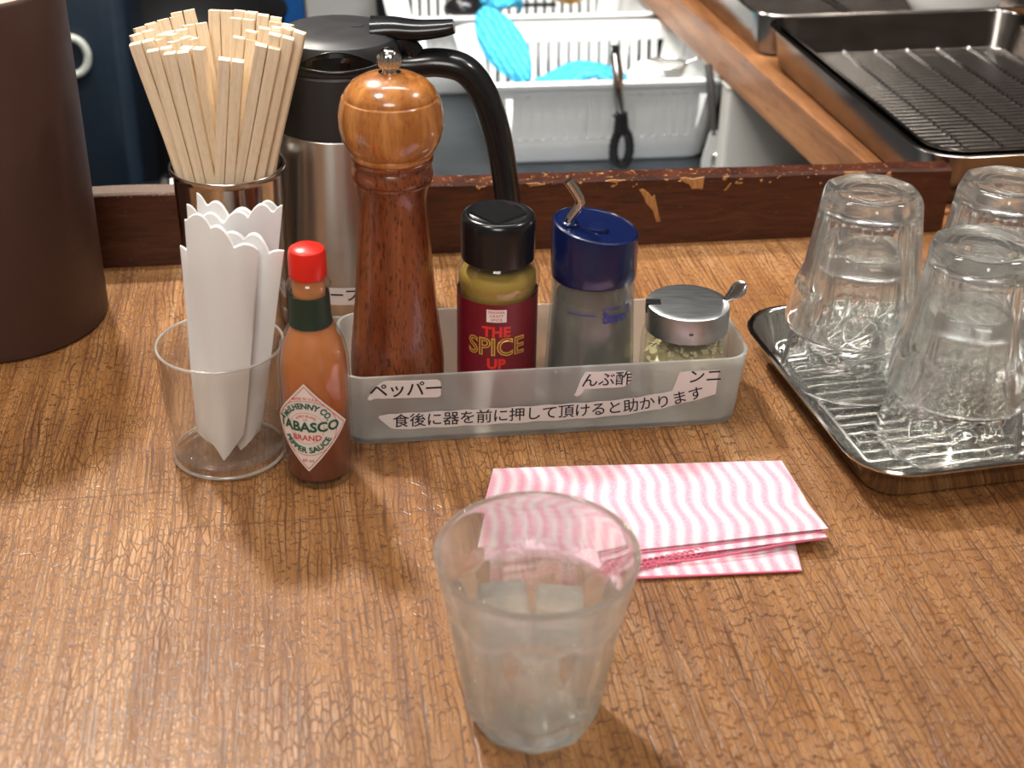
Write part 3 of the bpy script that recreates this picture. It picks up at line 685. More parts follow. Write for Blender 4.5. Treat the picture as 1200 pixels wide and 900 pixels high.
# ================================================================ PEPPER MILL
pc = TP(0.0316, 0.0385, 0.0022)
ml = empty('pepper_mill', pc, 0, 'tall turned wooden pepper mill with a honey coloured round head', 'pepper mill')
body = [(0, 0), (0.0268, 0), (0.0272, 0.001), (0.0272, 0.0215), (0.0264, 0.0223), (0.0262, 0.0235), (0.0274, 0.0245), (0.0275, 0.030), (0.0272, 0.038), (0.0260, 0.050), (0.0246, 0.062), (0.0233, 0.076), (0.0220, 0.092), (0.0208, 0.106),
        (0.0198, 0.118), (0.0192, 0.128), (0.0191, 0.135), (0.0200, 0.1415), (0.0216, 0.1455), (0.0210, 0.1462), (0.0210, 0.1470), (0.0222, 0.1478), (0.0226, 0.1500), (0.0222, 0.1530), (0.0212, 0.1550), (0.0218, 0.1568), (0.0226, 0.1575)]
MB().lathe([(max(r, 0), z) for r, z in body] + [(0.0226, 0.1590), (0.0218, 0.1596), (0.020, 0.1597), (0, 0.1597)], 64).build('body', M_body, ml, 28)
head = [(0, 0.1597), (0.0220, 0.1597), (0.0228, 0.1612), (0.0228, 0.1622), (0.0225, 0.1628), (0.0245, 0.1650), (0.0270, 0.1700), (0.0284, 0.1765), (0.0284, 0.1835), (0.0272, 0.1895), (0.0262, 0.1925), (0.0250, 0.1932), (0.0250, 0.1944), (0.0240, 0.1965), (0.0205, 0.2005), (0.0150, 0.2035), (0.0080, 0.2055), (0, 0.2060)]
MB().lathe(head, 64).build('head', M_head, ml, 38)
kb = MB().lathe([(0, 0.2040), (0.0058, 0.2042), (0.0060, 0.2062), (0.0040, 0.2072), (0.0038, 0.2082), (0.0058, 0.2092), (0.0062, 0.2105), (0.0062, 0.2140), (0.0054, 0.2166), (0.0034, 0.2184), (0, 0.2189)], 72,
                rf=lambda r, z, a: r * (1 + (0.04 * cos(24 * a) if 0.2095 < z < 0.2145 else 0))).build('knob', M_chrome, ml, 40)
kb['label'] = 'chrome knob'
M_burn = pm('faint_burnt_print', (0.30, 0.12, 0.04), 0.4)
# (the head carries only a faint unreadable mark: thin strokes)
mb = MB()
for k in range(7):
    x = -0.0085 + k * 0.0021; a = x / 0.028 - 0.25; R_ = 0.02855
    for zz, dx in ((0.1765, 0), (0.1795, 0.0006)):
        b = a + dx / 0.028; mb.add([(R_ * sin(a - .006), -R_ * cos(a - .006), zz), (R_ * sin(a + .006), -R_ * cos(a + .006), zz), (R_ * sin(b + .012), -R_ * cos(b + .012), zz + .002), (R_ * sin(b), -R_ * cos(b), zz + .002)], [(0, 1, 2, 3)])
mb.build('faint_mark', M_burn, ml, 0)

# ================================================================ SPICE BOTTLE
sc = TP(0.0906, 0.0385, 0.0022)
sp = empty('spice_bottle', sc, 0, 'glass spice bottle with a black cap and maroon label lettered in gold', 'bottle')
Rs = 0.0232
MB().lathe([(0, 0), (Rs - .001, 0), (Rs, 0.001), (Rs, 0.0775), (Rs + .0012, 0.0800), (Rs + .0016, 0.0840), (Rs + .0012, 0.0880), (Rs - .001, 0.0925), (0.0205, 0.0965), (0.0190, 0.0985), (0.0190, 0.1040), (0.0176, 0.1040), (0.0176, 0.0980), (0.0190, 0.0950), (Rs - .0026, 0.0915), (Rs - .0008, 0.0870), (Rs - .0006, 0.0820), (Rs - .0016, 0.0775), (Rs - .0016, 0.0016), (0, 0.0014)], 64).build('glass_body', M_bottle, sp, 50)
MB().lathe([(0, 0.0016), (Rs - .0018, 0.0017), (Rs - .0018, 0.0775), (Rs - .0010, 0.083), (Rs - .0012, 0.0868), (Rs - .0035, 0.0890), (0.010, 0.0905), (0, 0.0900)], 48).build('spice_powder', M_spice, sp, 50)
cap = [(0, 0.0965), (0.0205, 0.0965), (0.0212, 0.0972), (0.0214, 0.115), (0.0212, 0.1205), (0.0202, 0.1225), (0.0185, 0.1235), (0.0175, 0.1236), (0.0160, 0.1228), (0, 0.1226)]
cp = MB().lathe(cap, 64).build('cap', M_black, sp, 40)
vs = []
fl = MB(); fl.add([(-0.0165, -0.001, 0.1228), (-0.001, -0.0165, 0.1228), (0.0165, -0.001, 0.1228), (0.012, 0.011, 0.1228), (-0.012, 0.011, 0.1228),
                   (-0.0155, -0.001, 0.1240), (-0.001, -0.0155, 0.1234), (0.0155, -0.001, 0.1240), (0.0005, 0.012, 0.1262), (-0.011, 0.0105, 0.1252)],
                  [(0, 1, 6, 5), (1, 2, 7, 6), (2, 3, 8, 7), (3, 4, 9, 8), (4, 0, 5, 9), (5, 6, 7, 8), (5, 8, 9)]).build('flip_lid', M_black, cp, 20)
def cyl(R_, rot=0.0, z0=0.0): return lambda x, y: (R_ * sin(x / R_ + rot), -R_ * cos(x / R_ + rot), z0 + y)
lb = MB(); K = 64; zl0, zl1 = 0.006, 0.0765
lb.loft([[(rq * cos(2 * pi * j / K), rq * sin(2 * pi * j / K), zq) for j in range(K)] for rq, zq in ((Rs + .0001, zl0), (Rs + .0004, zl0), (Rs + .0004, zl1), (Rs + .0001, zl1))], True, (False, False))
lb = lb.build('wrap_label', M_maroon, sp, 40)
mb = MB(); put_text(mb, 'THE', 0.0088, cyl(Rs + .0007, 0.0, 0.0592), 0.0004, 1.05); put_text(mb, 'UP', 0.0088, cyl(Rs + .0007, 0, 0.0385), 0.0004, 1.05)
mb.build('red_lettering', M_redp, lb, 0)
mb = MB(); put_text(mb, 'SPICE', 0.0155, cyl(Rs + .0007, 0, 0.0492), 0.0005, 1.0, 0.92); mb.build('gold_lettering', M_gold, lb, 0)
mb = MB(); put_text(mb, 'SPICE', 0.0155, cyl(Rs + .0009, 0, 0.0492), -0.0004, 1.0, 0.92); mb.build('lettering_core', M_maroon, lb, 0)
def patch(f, x0, z0, x1, z1, nx=8):
    mb = MB()
    for i in range(nx):
        a = x0 + (x1 - x0) * i / nx; b = x0 + (x1 - x0) * (i + 1) / nx; mb.add([f(a, z0), f(b, z0), f(b, z1), f(a, z1)], [(0, 1, 2, 3)])
    return mb
patch(cyl(Rs + .0007), -0.0058, 0.0658, 0.0058, 0.0738).build('white_badge', M_label, lb, 0)
mb = MB()
for i, tx in enumerate(('ORIGINAL', 'CRAFT', 'SPICE')): put_text(mb, tx, 0.0022, cyl(Rs + .0009, 0, 0.0722 - i * 0.0024), 0.00003, 1.25 if i else 1.0)
mb.build('badge_lettering', M_lred, lb, 0)

# ================================================================ DISPENSER WITH BLUE CAP
dc = TP(0.1468, 0.0385, 0.0022)
dp = empty('vinegar_dispenser', dc, 0, 'hazy plastic dispenser with a slanted navy cap and bent steel spout', 'dispenser')
M_haze = thin_mat('hazy_plastic', (0.90, 0.90, 0.87), 0.20, (0.62, 0.63, 0.58), 0.15)
M_vin = zgrad_mat('dark_vinegar', [(0, (0.030, 0.027, 0.018)), (1, (0.062, 0.062, 0.056))], 0, 0.08, 0.25, 40, 0.1)
MB().lathe([(0, 0), (0.0262, 0), (0.0272, 0.002), (0.0272, 0.010), (0.0262, 0.035), (0.0250, 0.060), (0.0243, 0.078), (0.0240, 0.087), (0.0222, 0.087), (0.0226, 0.078), (0.0234, 0.060), (0.0246, 0.035), (0.0254, 0.010), (0.025, 0.003), (0, 0.002)], 64).build('plastic_body', M_haze, dp, 50)
MB().lathe([(0, 0.0025), (0.0240, 0.003), (0.0248, 0.010), (0.0238, 0.035), (0.0224, 0.058), (0.0212, 0.070), (0, 0.0705)], 48).build('vinegar', M_vin, dp, 50)
def capz(a, r): # slanted top: high at the back left, low at the right front
    x, y = r * cos(a), r * sin(a); return 0.1135 - 0.16 * x + 0.02 * y
mb = MB(); K = 64; rings = []
for r, z in ((0.0, 0.083), (0.0248, 0.083), (0.0252, 0.084), (0.0252, 0.09)): rings.append([(r * cos(2 * pi * j / K), r * sin(2 * pi * j / K), z) for j in range(K)])
for r, dz in ((0.0250, -0.0025), (0.0244, -0.0006), (0.0232, 0.0), (0.0225, -0.0006), (0.016, 0.0000), (0.009, 0.0004), (0.0, 0.0005)):
    rings.append([(r * cos(2 * pi * j / K), r * sin(2 * pi * j / K), capz(2 * pi * j / K, r) + dz) for j in range(K)])
mb.loft(rings, True, (False, False)); cp = mb.build('cap', M_navy, dp, 35)
MB().lathe([(0, 0), (0.0060, 0), (0.0058, 0.0018), (0.0045, 0.0022), (0, 0.0020)], 32, (0.001, -0.006, capz(0, 0) - 0.0005)).build('button', M_navy, cp, 40)
MB().lathe([(0, 0), (0.0052, 0), (0.0050, 0.003), (0.0038, 0.0040), (0.003, 0.004), (0, 0.0038)], 32, (-0.0150, -0.006, 0.1142)).build('spout_collar', M_navy, cp, 40)
pts = catmull([(-0.0150, -0.006, 0.114), (-0.0150, -0.006, 0.1190), (-0.0110, -0.006, 0.1260), (-0.0098, -0.006, 0.1305), (-0.0125, -0.006, 0.1360), (-0.0170, -0.006, 0.1425)], 6)
mb = MB(); rings = []
mb.tube(pts, 0.0028, 16, True)
sp_ = mb.build('spout', M_wire, dp, 60); sp_['label'] = 'bent chrome spout'
mb = MB()
put_text(mb, 'Bistro', 0.0098, cyl(0.0258, 0.50, 0.0655), 0.00012, 0.9, 0.72)
put_text(mb, '7', 0.0115, cyl(0.0258, 0.86, 0.0675), -0.0001, 1.0, 0.9); put_text(mb, 'STRONG', 0.0028, cyl(0.0258, 0.42, 0.0715), 0.00004, 1.0, 1.0)
for k in range(16):
    a = -0.62 + k * 0.042; z = 0.0672
    mb.add([cyl(0.0256, a, z)(0, 0), cyl(0.0256, a, z)(0.0007, 0), cyl(0.0256, a, z)(0.0007, 0.0011), cyl(0.0256, a, z)(0, 0.0011)], [(0, 1, 2, 3)])
M_blueink = pm('blue_print', (0.02, 0.03, 0.30), 0.4)
mb.build('blue_print', M_blueink, dp, 0)

# ================================================================ GARLIC JAR
jc = TP(0.2050, 0.0375, 0.0022)
jr = empty('garlic_jar', jc, 0, 'small ribbed glass jar of chopped garlic with a steel lid and spoon', 'jar')
MB().lathe([(0, 0), (0.0232, 0), (0.0252, 0.003), (0.0262, 0.010), (0.0262, 0.036), (0.0255, 0.042), (0.0235, 0.046), (0.0225, 0.048), (0.0205, 0.048), (0.0212, 0.045), (0.0235, 0.040), (0.0240, 0.035), (0.0240, 0.010), (0.0225, 0.004), (0, 0.003)], 144,
           rf=lambda r, z, a: r * (1 + (0.016 * abs(sin(18 * a)) if (r > 0.0245 and 0.005 < z < 0.043) else 0))).build('glass_body', M_bottle, jr, 50)
M_garlic = pm('chopped_garlic', (0.78, 0.70, 0.45), 0.5); M_oil = zgrad_mat('garlic_bed', [(0, (0.50, 0.43, 0.20)), (1, (0.66, 0.58, 0.33))], 0, 0.03, 0.35, 300, 0.8)
gc = MB().lathe([(0, 0.0032), (0.0222, 0.0045), (0.0236, 0.010), (0.0236, 0.026), (0.018, 0.030), (0, 0.031)], 40).build('garlic_bed', M_oil, jr, 50)
mb = MB()
for _ in range(150):
    a = random.uniform(0, 2 * pi); r = sqrt(random.random()) * 0.021 if random.random() < .4 else 0.0226; z = random.uniform(0.006, 0.033) if r > .02 else random.uniform(.028, .035); s = random.uniform(0.0010, 0.0022)
    Mx = Matrix.Translation((r * cos(a), r * sin(a), z)) @ Matrix.Rotation(random.uniform(0, 3), 4, (random.random(), random.random(), random.random() + .1))
    mb.box(-s, -s * .7, -s * .5, s, s * .7, s * .5, Mx)
tag(mb.build('garlic_bits', M_garlic, jr, 0), kind='stuff')
Kl = 72; ang = lambda j: 2 * pi * j / Kl
mb = MB(); rings = []
for r, z in ((0.0, 0.0475), (0.0236, 0.0475), (0.0242, 0.0476), (0.0250, 0.0482), (0.0250, 0.0590), (0.0246, 0.0604), (0.0236, 0.0610), (0.022, 0.0612), (0.012, 0.0620), (0, 0.0622)):
    rings.append([(max(r, 1e-6) * cos(ang(j)), max(r, 1e-6) * sin(ang(j)), z) for j in range(Kl)])
# lid shell: side skirt down over the jar neck
rings = [[(r * cos(ang(j)), r * sin(ang(j)), z) for j in range(Kl)] for r, z in ((0.0242, 0.0455), (0.0250, 0.0455), (0.0250, 0.0598), (0.0246, 0.0610), (0.0238, 0.0615), (0.0200, 0.0617), (0.010, 0.0622), (0.0001, 0.0624), (0.0001, 0.0614), (0.0235, 0.0606), (0.0242, 0.0596), (0.0242, 0.0455))]
M_lid = steel_mat('scuffed_lid_steel', (0.62, 0.63, 0.64), 0.34, (60, 500, 60), 0.08, 0.25)
mb.loft(rings, True, (False, False)); ld = mb.build('lid', M_lid, jr, 35); ld['label'] = 'scuffed flat steel lid'
# notch at the left of the lid: dark plate painting the slot's shade
MB().box(-0.0252, -0.0045, 0.0560, -0.0165, 0.0015, 0.06235).build('lid_notch_shade', M_darkpot, ld, 0)
MB().lathe([(0, 0), (0.0013, 0), (0.0013, 0.0006), (0, 0.0007)], 12).build('rivet_hole_shade', M_darkpot, ld, 0, (0, -0.02505, 0.0525))  # dark disc painting the shade inside a small hole
# spoon: handle paddle leaves the lid at the right
hd = MB(); rings = []
for t in [i / 10 for i in range(11)]:
    x = 0.0215 + 0.0125 * t; z = 0.0600 + 0.0120 * t ** 0.9; w = 0.0016 + 0.0034 * sin(pi * min(1, t * 0.95) ** 1.5) if t < 1 else 0.0014
    wd = Vector((-0.42, 0.62, 0.66)).normalized(); nd = Vector((0.72, 0.0, 0.69)).cross(wd).normalized(); cc_ = Vector((x, 0.004, z))
    rings.append([tuple(cc_ + wd * (w * cos(q)) + nd * (0.0008 * sin(q))) for q in [k * pi / 5 for k in range(10)]])
hd.loft(rings); sph = hd.build('spoon_handle', M_wire, jr, 60); sph['label'] = 'rounded steel spoon handle'
MB().tube([(0.022, 0.004, 0.060), (0.018, 0.003, 0.052), (0.012, 0.0, 0.03), (0.008, -0.002, 0.012)], 0.0011, 8).build('spoon_stem', M_chrome, jr, 60)

# ================================================================ HOT SAUCE BOTTLE
hs = empty('hot_sauce_bottle', (-0.1067, 0.6622, 0), 0, 'small glass bottle of orange red hot sauce with a red cap and diamond label', 'bottle')
outer = [(0, 0.001), (0.014, 0.0004), (0.0175, 0), (0.0190, 0.0012), (0.0194, 0.004), (0.0194, 0.066), (0.0190, 0.074), (0.0172, 0.083), (0.0140, 0.090), (0.0112, 0.0955), (0.0103, 0.100), (0.0100, 0.113), (0.0110, 0.1150), (0.0118, 0.1170), (0.0108, 0.1190), (0.0090, 0.1215), (0.0086, 0.126)]
inner = [(0.0076, 0.126), (0.0080, 0.121), (0.0088, 0.117), (0.0088, 0.101), (0.0098, 0.0955), (0.0126, 0.089), (0.0158, 0.0822), (0.0176, 0.073), (0.0180, 0.066), (0.0180, 0.0055), (0.0165, 0.0035), (0, 0.003)]
MB().lathe(outer + inner, 64).build('glass_body', M_bottle, hs, 50)
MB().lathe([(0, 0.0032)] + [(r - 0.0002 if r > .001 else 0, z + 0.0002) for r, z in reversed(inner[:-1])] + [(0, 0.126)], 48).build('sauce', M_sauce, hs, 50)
MB().lathe([(0.0104, 0.0945), (0.0116, 0.0945), (0.0109, 0.0990), (0.0107, 0.1120), (0.0101, 0.1120), (0.0101, 0.0990)] + [(0.0104, 0.0945)], 48).build('neck_foil', M_green, hs, 40)
MB().lathe([(0, 0.1215), (0.0096, 0.1215), (0.0098, 0.1222), (0.0097, 0.1335), (0.0090, 0.1365), (0.0070, 0.1378), (0, 0.1382)], 60, rf=lambda r, z, a: r * (1 + (0.012 * cos(30 * a) if 0.122 < z < 0.134 else 0))).build('screw_cap', M_red, hs, 40)
Rb = 0.0196; rot0 = -0.14
def dia(hw, hh, off, f=None, nx=24):
    mb = MB(); z0 = 0.0400
    for i in range(nx):
        a = -hw + 2 * hw * i / nx; b = -hw + 2 * hw * (i + 1) / nx; ha = hh * (1 - abs(a) / hw); hb = hh * (1 - abs(b) / hw); F_ = cyl(Rb + off, rot0, z0)
        mb.add([F_(a, -ha), F_(b, -hb), F_(b, hb), F_(a, ha)], [(0, 1, 2, 3)])
    return mb
lb = dia(0.0238, 0.0275, 0.0001).build('diamond_label', M_label, hs, 0)
def band(fn, ring_pts_out, ring_pts_in, name, mat, par):
    n = len(ring_pts_out); mb = MB()
    mb.add([fn(*p) for p in ring_pts_out] + [fn(*p) for p in ring_pts_in], [(i, (i + 1) % n, n + (i + 1) % n, n + i) for i in range(n)]); return mb.build(name, mat, par, 0)
F3 = cyl(Rb + 0.0003, rot0, 0.0400)
def diamond_pts(hw, hh, k=10):
    c = [(-hw, 0), (0, hh), (hw, 0), (0, -hh)]; out = []
    for (ax, ay), (bx, by) in zip(c, c[1:] + c[:1]): out += [(ax + (bx - ax) * i / k, ay + (by - ay) * i / k) for i in range(k)]
    return out
band(F3, diamond_pts(.0224, .0259), diamond_pts(.0219, .0253), 'label_border', M_lred, lb)
circ = lambda r, k=48: [(r * cos(2 * pi * i / k), r * sin(2 * pi * i / k)) for i in range(k)]
band(F3, circ(.0171), circ(.0168), 'label_ring', M_lred, lb)
band(F3, circ(.0098), circ(.0096), 'label_ring', M_lred, lb)
def arc(R_, fn, top=True, cx=0, cy=0):
    def g(x, y):
        a = x / R_
        return fn(cx + (R_ + y) * sin(a), cy + (R_ + y) * cos(a)) if top else fn(cx + (R_ - y) * sin(a), cy - (R_ - y) * cos(a))
    return g
F4 = cyl(Rb + 0.0005, rot0, 0.0400); mb = MB()
put_text(mb, 'McILHENNY CO.', 0.0048, arc(0.0138, F4), 0.00018, 1.0, 0.95)
put_text(mb, 'PEPPER SAUCE', 0.0049, arc(0.0138, F4, False), 0.00018, 1.0, 0.95)
put_text(mb, 'TABASCO', 0.0082, lambda x, y: F4(x, y + 0.0006), 0.00028, 1.0, 1.0)
mb.build('green_lettering', M_lgreen, lb, 0)
mb = MB(); put_text(mb, 'BRAND', 0.0048, lambda x, y: F4(x, y - 0.0060), 0.0001, 1.02)
put_text(mb, 'MADE IN U.S.A.', 0.0020, arc(0.0186, F4), 0.00004, 1.1); put_text(mb, 'AVERY ISLAND', 0.0019, arc(0.0078, F4), 0.00003, 1.0); put_text(mb, 'LA.', 0.0019, lambda x, y: F4(x, y + .0056), 0.00003)
put_text(mb, '60 ml', 0.0028, lambda x, y: F4(x, y - 0.0203), 0.00003)
mb.build('red_lettering', M_lred, lb, 0)

# ================================================================ CLEAR CUP AND NAPKINS
cc = Vector((-0.1602, 0.6806, 0.0))
pcup = empty('plastic_cup', cc, 0, 'clear acrylic cup holding the white napkins at the left', 'cup')
MB().lathe([(0, 0.0015), (0.026, 0.0012), (0.029, 0), (0.0314, 0.0008), (0.0320, 0.003), (0.0350, 0.0700), (0.0342, 0.0707), (0.0334, 0.0700), (0.0304, 0.0065), (0.029, 0.0052), (0, 0.0050)], 72).build('cup_wall', M_plastic, pcup, 50)
for nm_, r_, z_, w_ in (('rim_edge', 0.0342, 0.0707, 0.0008), ('base_edge', 0.0312, 0.0022, 0.0010)):
    MB().tube([(r_ * cos(k * pi / 36), r_ * sin(k * pi / 36), z_) for k in range(73)], w_, 8, False).build(nm_, M_acredge, pcup, 60)
def napkin(pts_bot, w0, w1, h, base, top_l, rz, tilt_x, tilt_y, curve, amp, nw, label, seedv, ply=0.0012, skew=0.0, vfold=True):
    """standing folded paper napkin: flattened U in plan, scalloped top, V shaped bottom"""
    rnd = random.Random(seedv); nx, nz = 34, 16; mb = MB(); front_, back_ = [], []
    ph = rnd.uniform(0, 6)
    for layer, sgn in ((0, -1), (1, 1)):
        g = []
        for iz in range(nz + 1):
            for ix in range(nx + 1):
                s = ix / nx * 2 - 1; t = iz / nz
                w = w0 + (w1 - w0) * t ** 0.8
                top = h + amp * (abs(cos(nw * pi / 2 * (s + 1) + ph)) ** 0.8 - 0.5) + skew * s + 0.002 * sin(3 * s + seedv)
                bot = (abs(s - 0.1) * base) if vfold else 0.0
                z = bot + (top - bot) * t
                x = s * w / 2; y = curve * (s * s) * 0.5 + sgn * ply * (0.4 + 0.6 * (1 - s * s)) * (0.6 + 0.8 * t) + 0.0008 * sin(5 * s + 6 * t + seedv) + 0.0035 * t * sin(2.2 * s + seedv) 
                g.append((x, y, z))
        mb.v += g
    n1 = (nx + 1) * (nz + 1)
    for k in (0, 1):
        for iz in range(nz):
            for ix in range(nx):
                a = k * n1 + iz * (nx + 1) + ix; f = (a, a + 1, a + nx + 2, a + nx + 1); mb.f.append(f if k == 0 else f[::-1])
    for iz in range(nz):
        for ix in (0, nx):
            a = iz * (nx + 1) + ix; b = a + nx + 1; f = (a, b, b + n1, a + n1); mb.f.append(f if ix == 0 else f[::-1])
    for ix in range(nx):
        a = ix; mb.f.append((a, a + n1, a + 1 + n1, a + 1)); a = nz * (nx + 1) + ix; mb.f.append((a, a + 1, a + 1 + n1, a + n1))
    o = mb.build('paper_napkin', M_napkin, None, 60, pts_bot); o.rotation_euler = (tilt_x, tilt_y, rz)
    return tag(o, label, 'napkin', 'white paper napkins in the clear cup')
nz0 = 0.0062
napkin((-0.1610, 0.6620, nz0), 0.0230, 0.0385, 0.1370, 0.018, 0, RD(2), RD(-1), RD(4.6), 0.004, 0.0050, 3.0, 'front napkin with its left side highest, reaching a point in the cup', 3, skew=-0.006)
napkin((-0.1535, 0.6725, nz0), 0.0220, 0.0370, 0.1300, 0.016, 0, RD(-3), RD(0.5), RD(7.0), 0.005, 0.0050, 2.6, 'napkin leaning to the right in the clear cup, second from the front', 8, skew=-0.002)
napkin((-0.1590, 0.6810, nz0), 0.0300, 0.0490, 0.1400, 0.010, 0, RD(2), RD(-1), RD(5.0), 0.004, 0.0060, 4.0, 'tall napkin in the middle of the clear cup with a deep notched top', 12, skew=0.001)
napkin((-0.1645, 0.6715, nz0), 0.0240, 0.0300, 0.1200, 0.010, 0, RD(-1), RD(0), RD(2.4), 0.004, 0.004, 1.5, 'short napkin whose left corner pokes out beside the scalloped ones', 21, skew=-0.006)
napkin((-0.1580, 0.6900, nz0), 0.0300, 0.0440, 0.1400, 0.008, 0, RD(2), RD(-1), RD(4.8), 0.003, 0.006, 3.6, 'rearmost napkin in the clear cup, just showing over the others', 30)

# ================================================================ STEEL CUP AND CHOPSTICKS
kc = Vector((-0.1775, 0.8200, 0))
sc_ = empty('steel_cup', kc, 0, 'polished steel cup packed with wooden chopsticks, against the dark ledge', 'cup')
MB().lathe([(0, 0.001), (0.027, 0.0006), (0.0302, 0), (0.0312, 0.002), (0.0316, 0.010), (0.0336, 0.1150), (0.0340, 0.1170), (0.0349, 0.1180), (0.0354, 0.1192), (0.0349, 0.1203), (0.0340, 0.1198), (0.0328, 0.1150), (0.0308, 0.010), (0.030, 0.0035), (0, 0.003)], 96).build('cup_wall', M_steel_cup, sc_, 40)
MB().tube([(0.0349 * cos(k * pi / 40), 0.0349 * sin(k * pi / 40), 0.1196) for k in range(81)], 0.0011, 8, False).build('rolled_rim', M_wire, sc_, 60)
CH = [(-0.1753, 0.8099, -0.2164, 0.8005, 0.2009), (-0.1766, 0.8042, -0.205, 0.7946, 0.1989), (-0.1732, 0.8004, -0.1945, 0.7908, 0.1983), (-0.1771, 0.8056, -0.1862, 0.796, 0.1994), (-0.1908, 0.8018, -0.1635, 0.79, 0.1947), (-0.1923, 0.803, -0.1426, 0.7932, 0.202), (-0.1868, 0.8072, -0.1353, 0.7981, 0.2067), (-0.1837, 0.8139, -0.1293, 0.8049, 0.2083), (-0.1788, 0.8066, -0.2199, 0.816, 0.2018), (-0.1723, 0.8024, -0.2119, 0.812, 0.1986), (-0.1717, 0.8046, -0.2046, 0.814, 0.2017), (-0.1676, 0.8005, -0.1969, 0.81, 0.2), (-0.1693, 0.8084, -0.1928, 0.818, 0.1988), (-0.1716, 0.8126, -0.2018, 0.822, 0.2015), (-0.1917, 0.8026, -0.1586, 0.812, 0.2007), (-0.1864, 0.8047, -0.1517, 0.814, 0.2037), (-0.182, 0.8049, -0.1437, 0.814, 0.2059), (-0.1734, 0.8088, -0.1369, 0.818, 0.2054), (-0.1729, 0.8075, -0.2228, 0.836, 0.2001), (-0.1685, 0.8137, -0.2174, 0.842, 0.2011), (-0.1675, 0.816, -0.21, 0.844, 0.2028), (-0.1652, 0.8206, -0.2024, 0.848, 0.2059), (-0.1688, 0.8078, -0.1931, 0.836, 0.2017), (-0.1825, 0.8125, -0.1844, 0.84, 0.2054), (-0.1825, 0.8188, -0.1788, 0.846, 0.2074), (-0.182, 0.8226, -0.173, 0.85, 0.206), (-0.1804, 0.8226, -0.1647, 0.85, 0.2061), (-0.1805, 0.8166, -0.157, 0.844, 0.2064), (-0.178, 0.8145, -0.1491, 0.842, 0.2055), (-0.1723, 0.81, -0.1415, 0.838, 0.2027), (-0.1825, 0.8085, -0.1644, 0.836, 0.2054), (-0.1819, 0.8041, -0.173, 0.832, 0.2033)]
ROT = [8, 12, 2, -14, 4, 6, 2, -8, 35, 20, -30, 48, -50, 10, 5, -6, 14, 20, 30, 15, 22, 12, 20, 5, -4, 3, -3, 8, 6, -10, 4, 10]
CL = ['leftmost chopstick pair at the front of the steel cup', 'second chopstick pair from the left at the front of the cup', 'front chopstick pair with a clear groove, left of the short pair', 'front chopstick pair just right of the left hand bundle',
      'shortest chopstick pair, standing alone at the front middle', 'wide chopstick pair leaning right, in front of the right hand bundle', 'front chopstick pair right of the wide leaning one', 'rightmost chopstick pair at the cup rim']
CL2 = ['chopstick pair at the left edge of the left bundle, behind the leftmost front pair', 'chopstick pair just behind the second front pair of the left bundle', 'chopstick pair in the heart of the left bundle, turned crosswise',
       'chopstick pair wedged diagonally behind the grooved front pair', 'chopstick pair on the right side of the left bundle, turned diagonally', 'chopstick pair in the centre of the left bundle, facing straight',
       'chopstick pair standing right behind the short front pair', 'chopstick pair behind the left side of the wide leaning pair', 'chopstick pair behind the right side of the wide leaning pair', 'chopstick pair second from the right edge of the right bundle, middle row',
       'leftmost chopstick pair in the back row of the cup', 'second chopstick pair from the left in the back row', 'third chopstick pair from the left in the back row', 'tallest chopstick pair of the left bundle, in its back row', 'chopstick pair at the right end of the left bundle, beside the dark gap',
       'x', 'tall chopstick pair at the back, first on the right of the gap', 'chopstick pair at the back centre of the right bundle', 'chopstick pair at the back, third on the right of the gap', 'chopstick pair at the back, fourth on the right of the gap',
       'chopstick pair at the back, second from the right edge', 'rightmost chopstick pair in the back row of the cup', 'chopstick pair inside the right bundle, in front of its back centre', 'chopstick pair by the gap, behind and left of the short pair']
ck = None
for i, (bx_, by_, tx_, ty_, tz_) in enumerate(CH):
    if i in (23, 31): continue   # the gap between the two bundles
    B = Vector((bx_, by_, 0.0055 if i % 2 else 0.006)); Tt = Vector((tx_, ty_, tz_)); d = Tt - B; Lh = d.length
    if ck is None:
        ck = empty('chopstick_pair', (0, 0, 0), 0, 'x', 'chopsticks', 'disposable chopsticks in the steel cup')
        for s in (-1, 1):
            mb = MB(); rings = []
            for t in (0, 0.5, 0.97, 1.0):
                w = 0.0038 + 0.0033 * t; h = 0.0030 + 0.0029 * t; g = 0.00012 + 0.00015 * (t > .9)
                if t == 1.0: w -= .0004; h -= .0004; g += .0002
                c = .0005
                xs = (g, g + w) if s > 0 else (-g - w, -g)
                rings.append([(xs[0] + c, -h / 2, t), (xs[1] - c, -h / 2, t), (xs[1], -h / 2 + c, t), (xs[1], h / 2 - c, t), (xs[1] - c, h / 2, t), (xs[0] + c, h / 2, t), (xs[0], h / 2 - c, t), (xs[0], -h / 2 + c, t)])
            rings = [[(x, y, z * 0.2) for x, y, z in r] for r in rings]
            mb.loft(rings); mb.build('stick', M_stick, ck, 0)
        t = ck
    else: t = copy_tree(ck)
    zq = d.to_track_quat('Z', 'Y'); 
    X = (Matrix.Rotation(RD(ROT[i]), 3, 'Z') @ Vector((1, 0, 0))); Zd = d.normalized(); X = (X - Zd * X.dot(Zd)).normalized(); Yd = Zd.cross(X)
    t.matrix_world = Matrix(((X.x, Yd.x, Zd.x, B.x), (X.y, Yd.y, Zd.y, B.y), (X.z, Yd.z, Zd.z, B.z), (0, 0, 0, 1))) @ Matrix.Diagonal((1, 1, Lh / 0.2, 1))
    if i < 8: t['label'] = CL[i]
    else: t['label'] = CL2[i - 8]
    t['group'] = {0: 'chopsticks at the front of the steel cup', 1: 'chopsticks in the left hand cluster', 2: 'chopsticks in the right hand middle row', 3: 'chopsticks in the left hand back row', 4: 'chopsticks in the right hand back row'}[0 if i < 8 else 1 if i < 14 else 2 if i < 18 else 3 if i < 23 else 4]

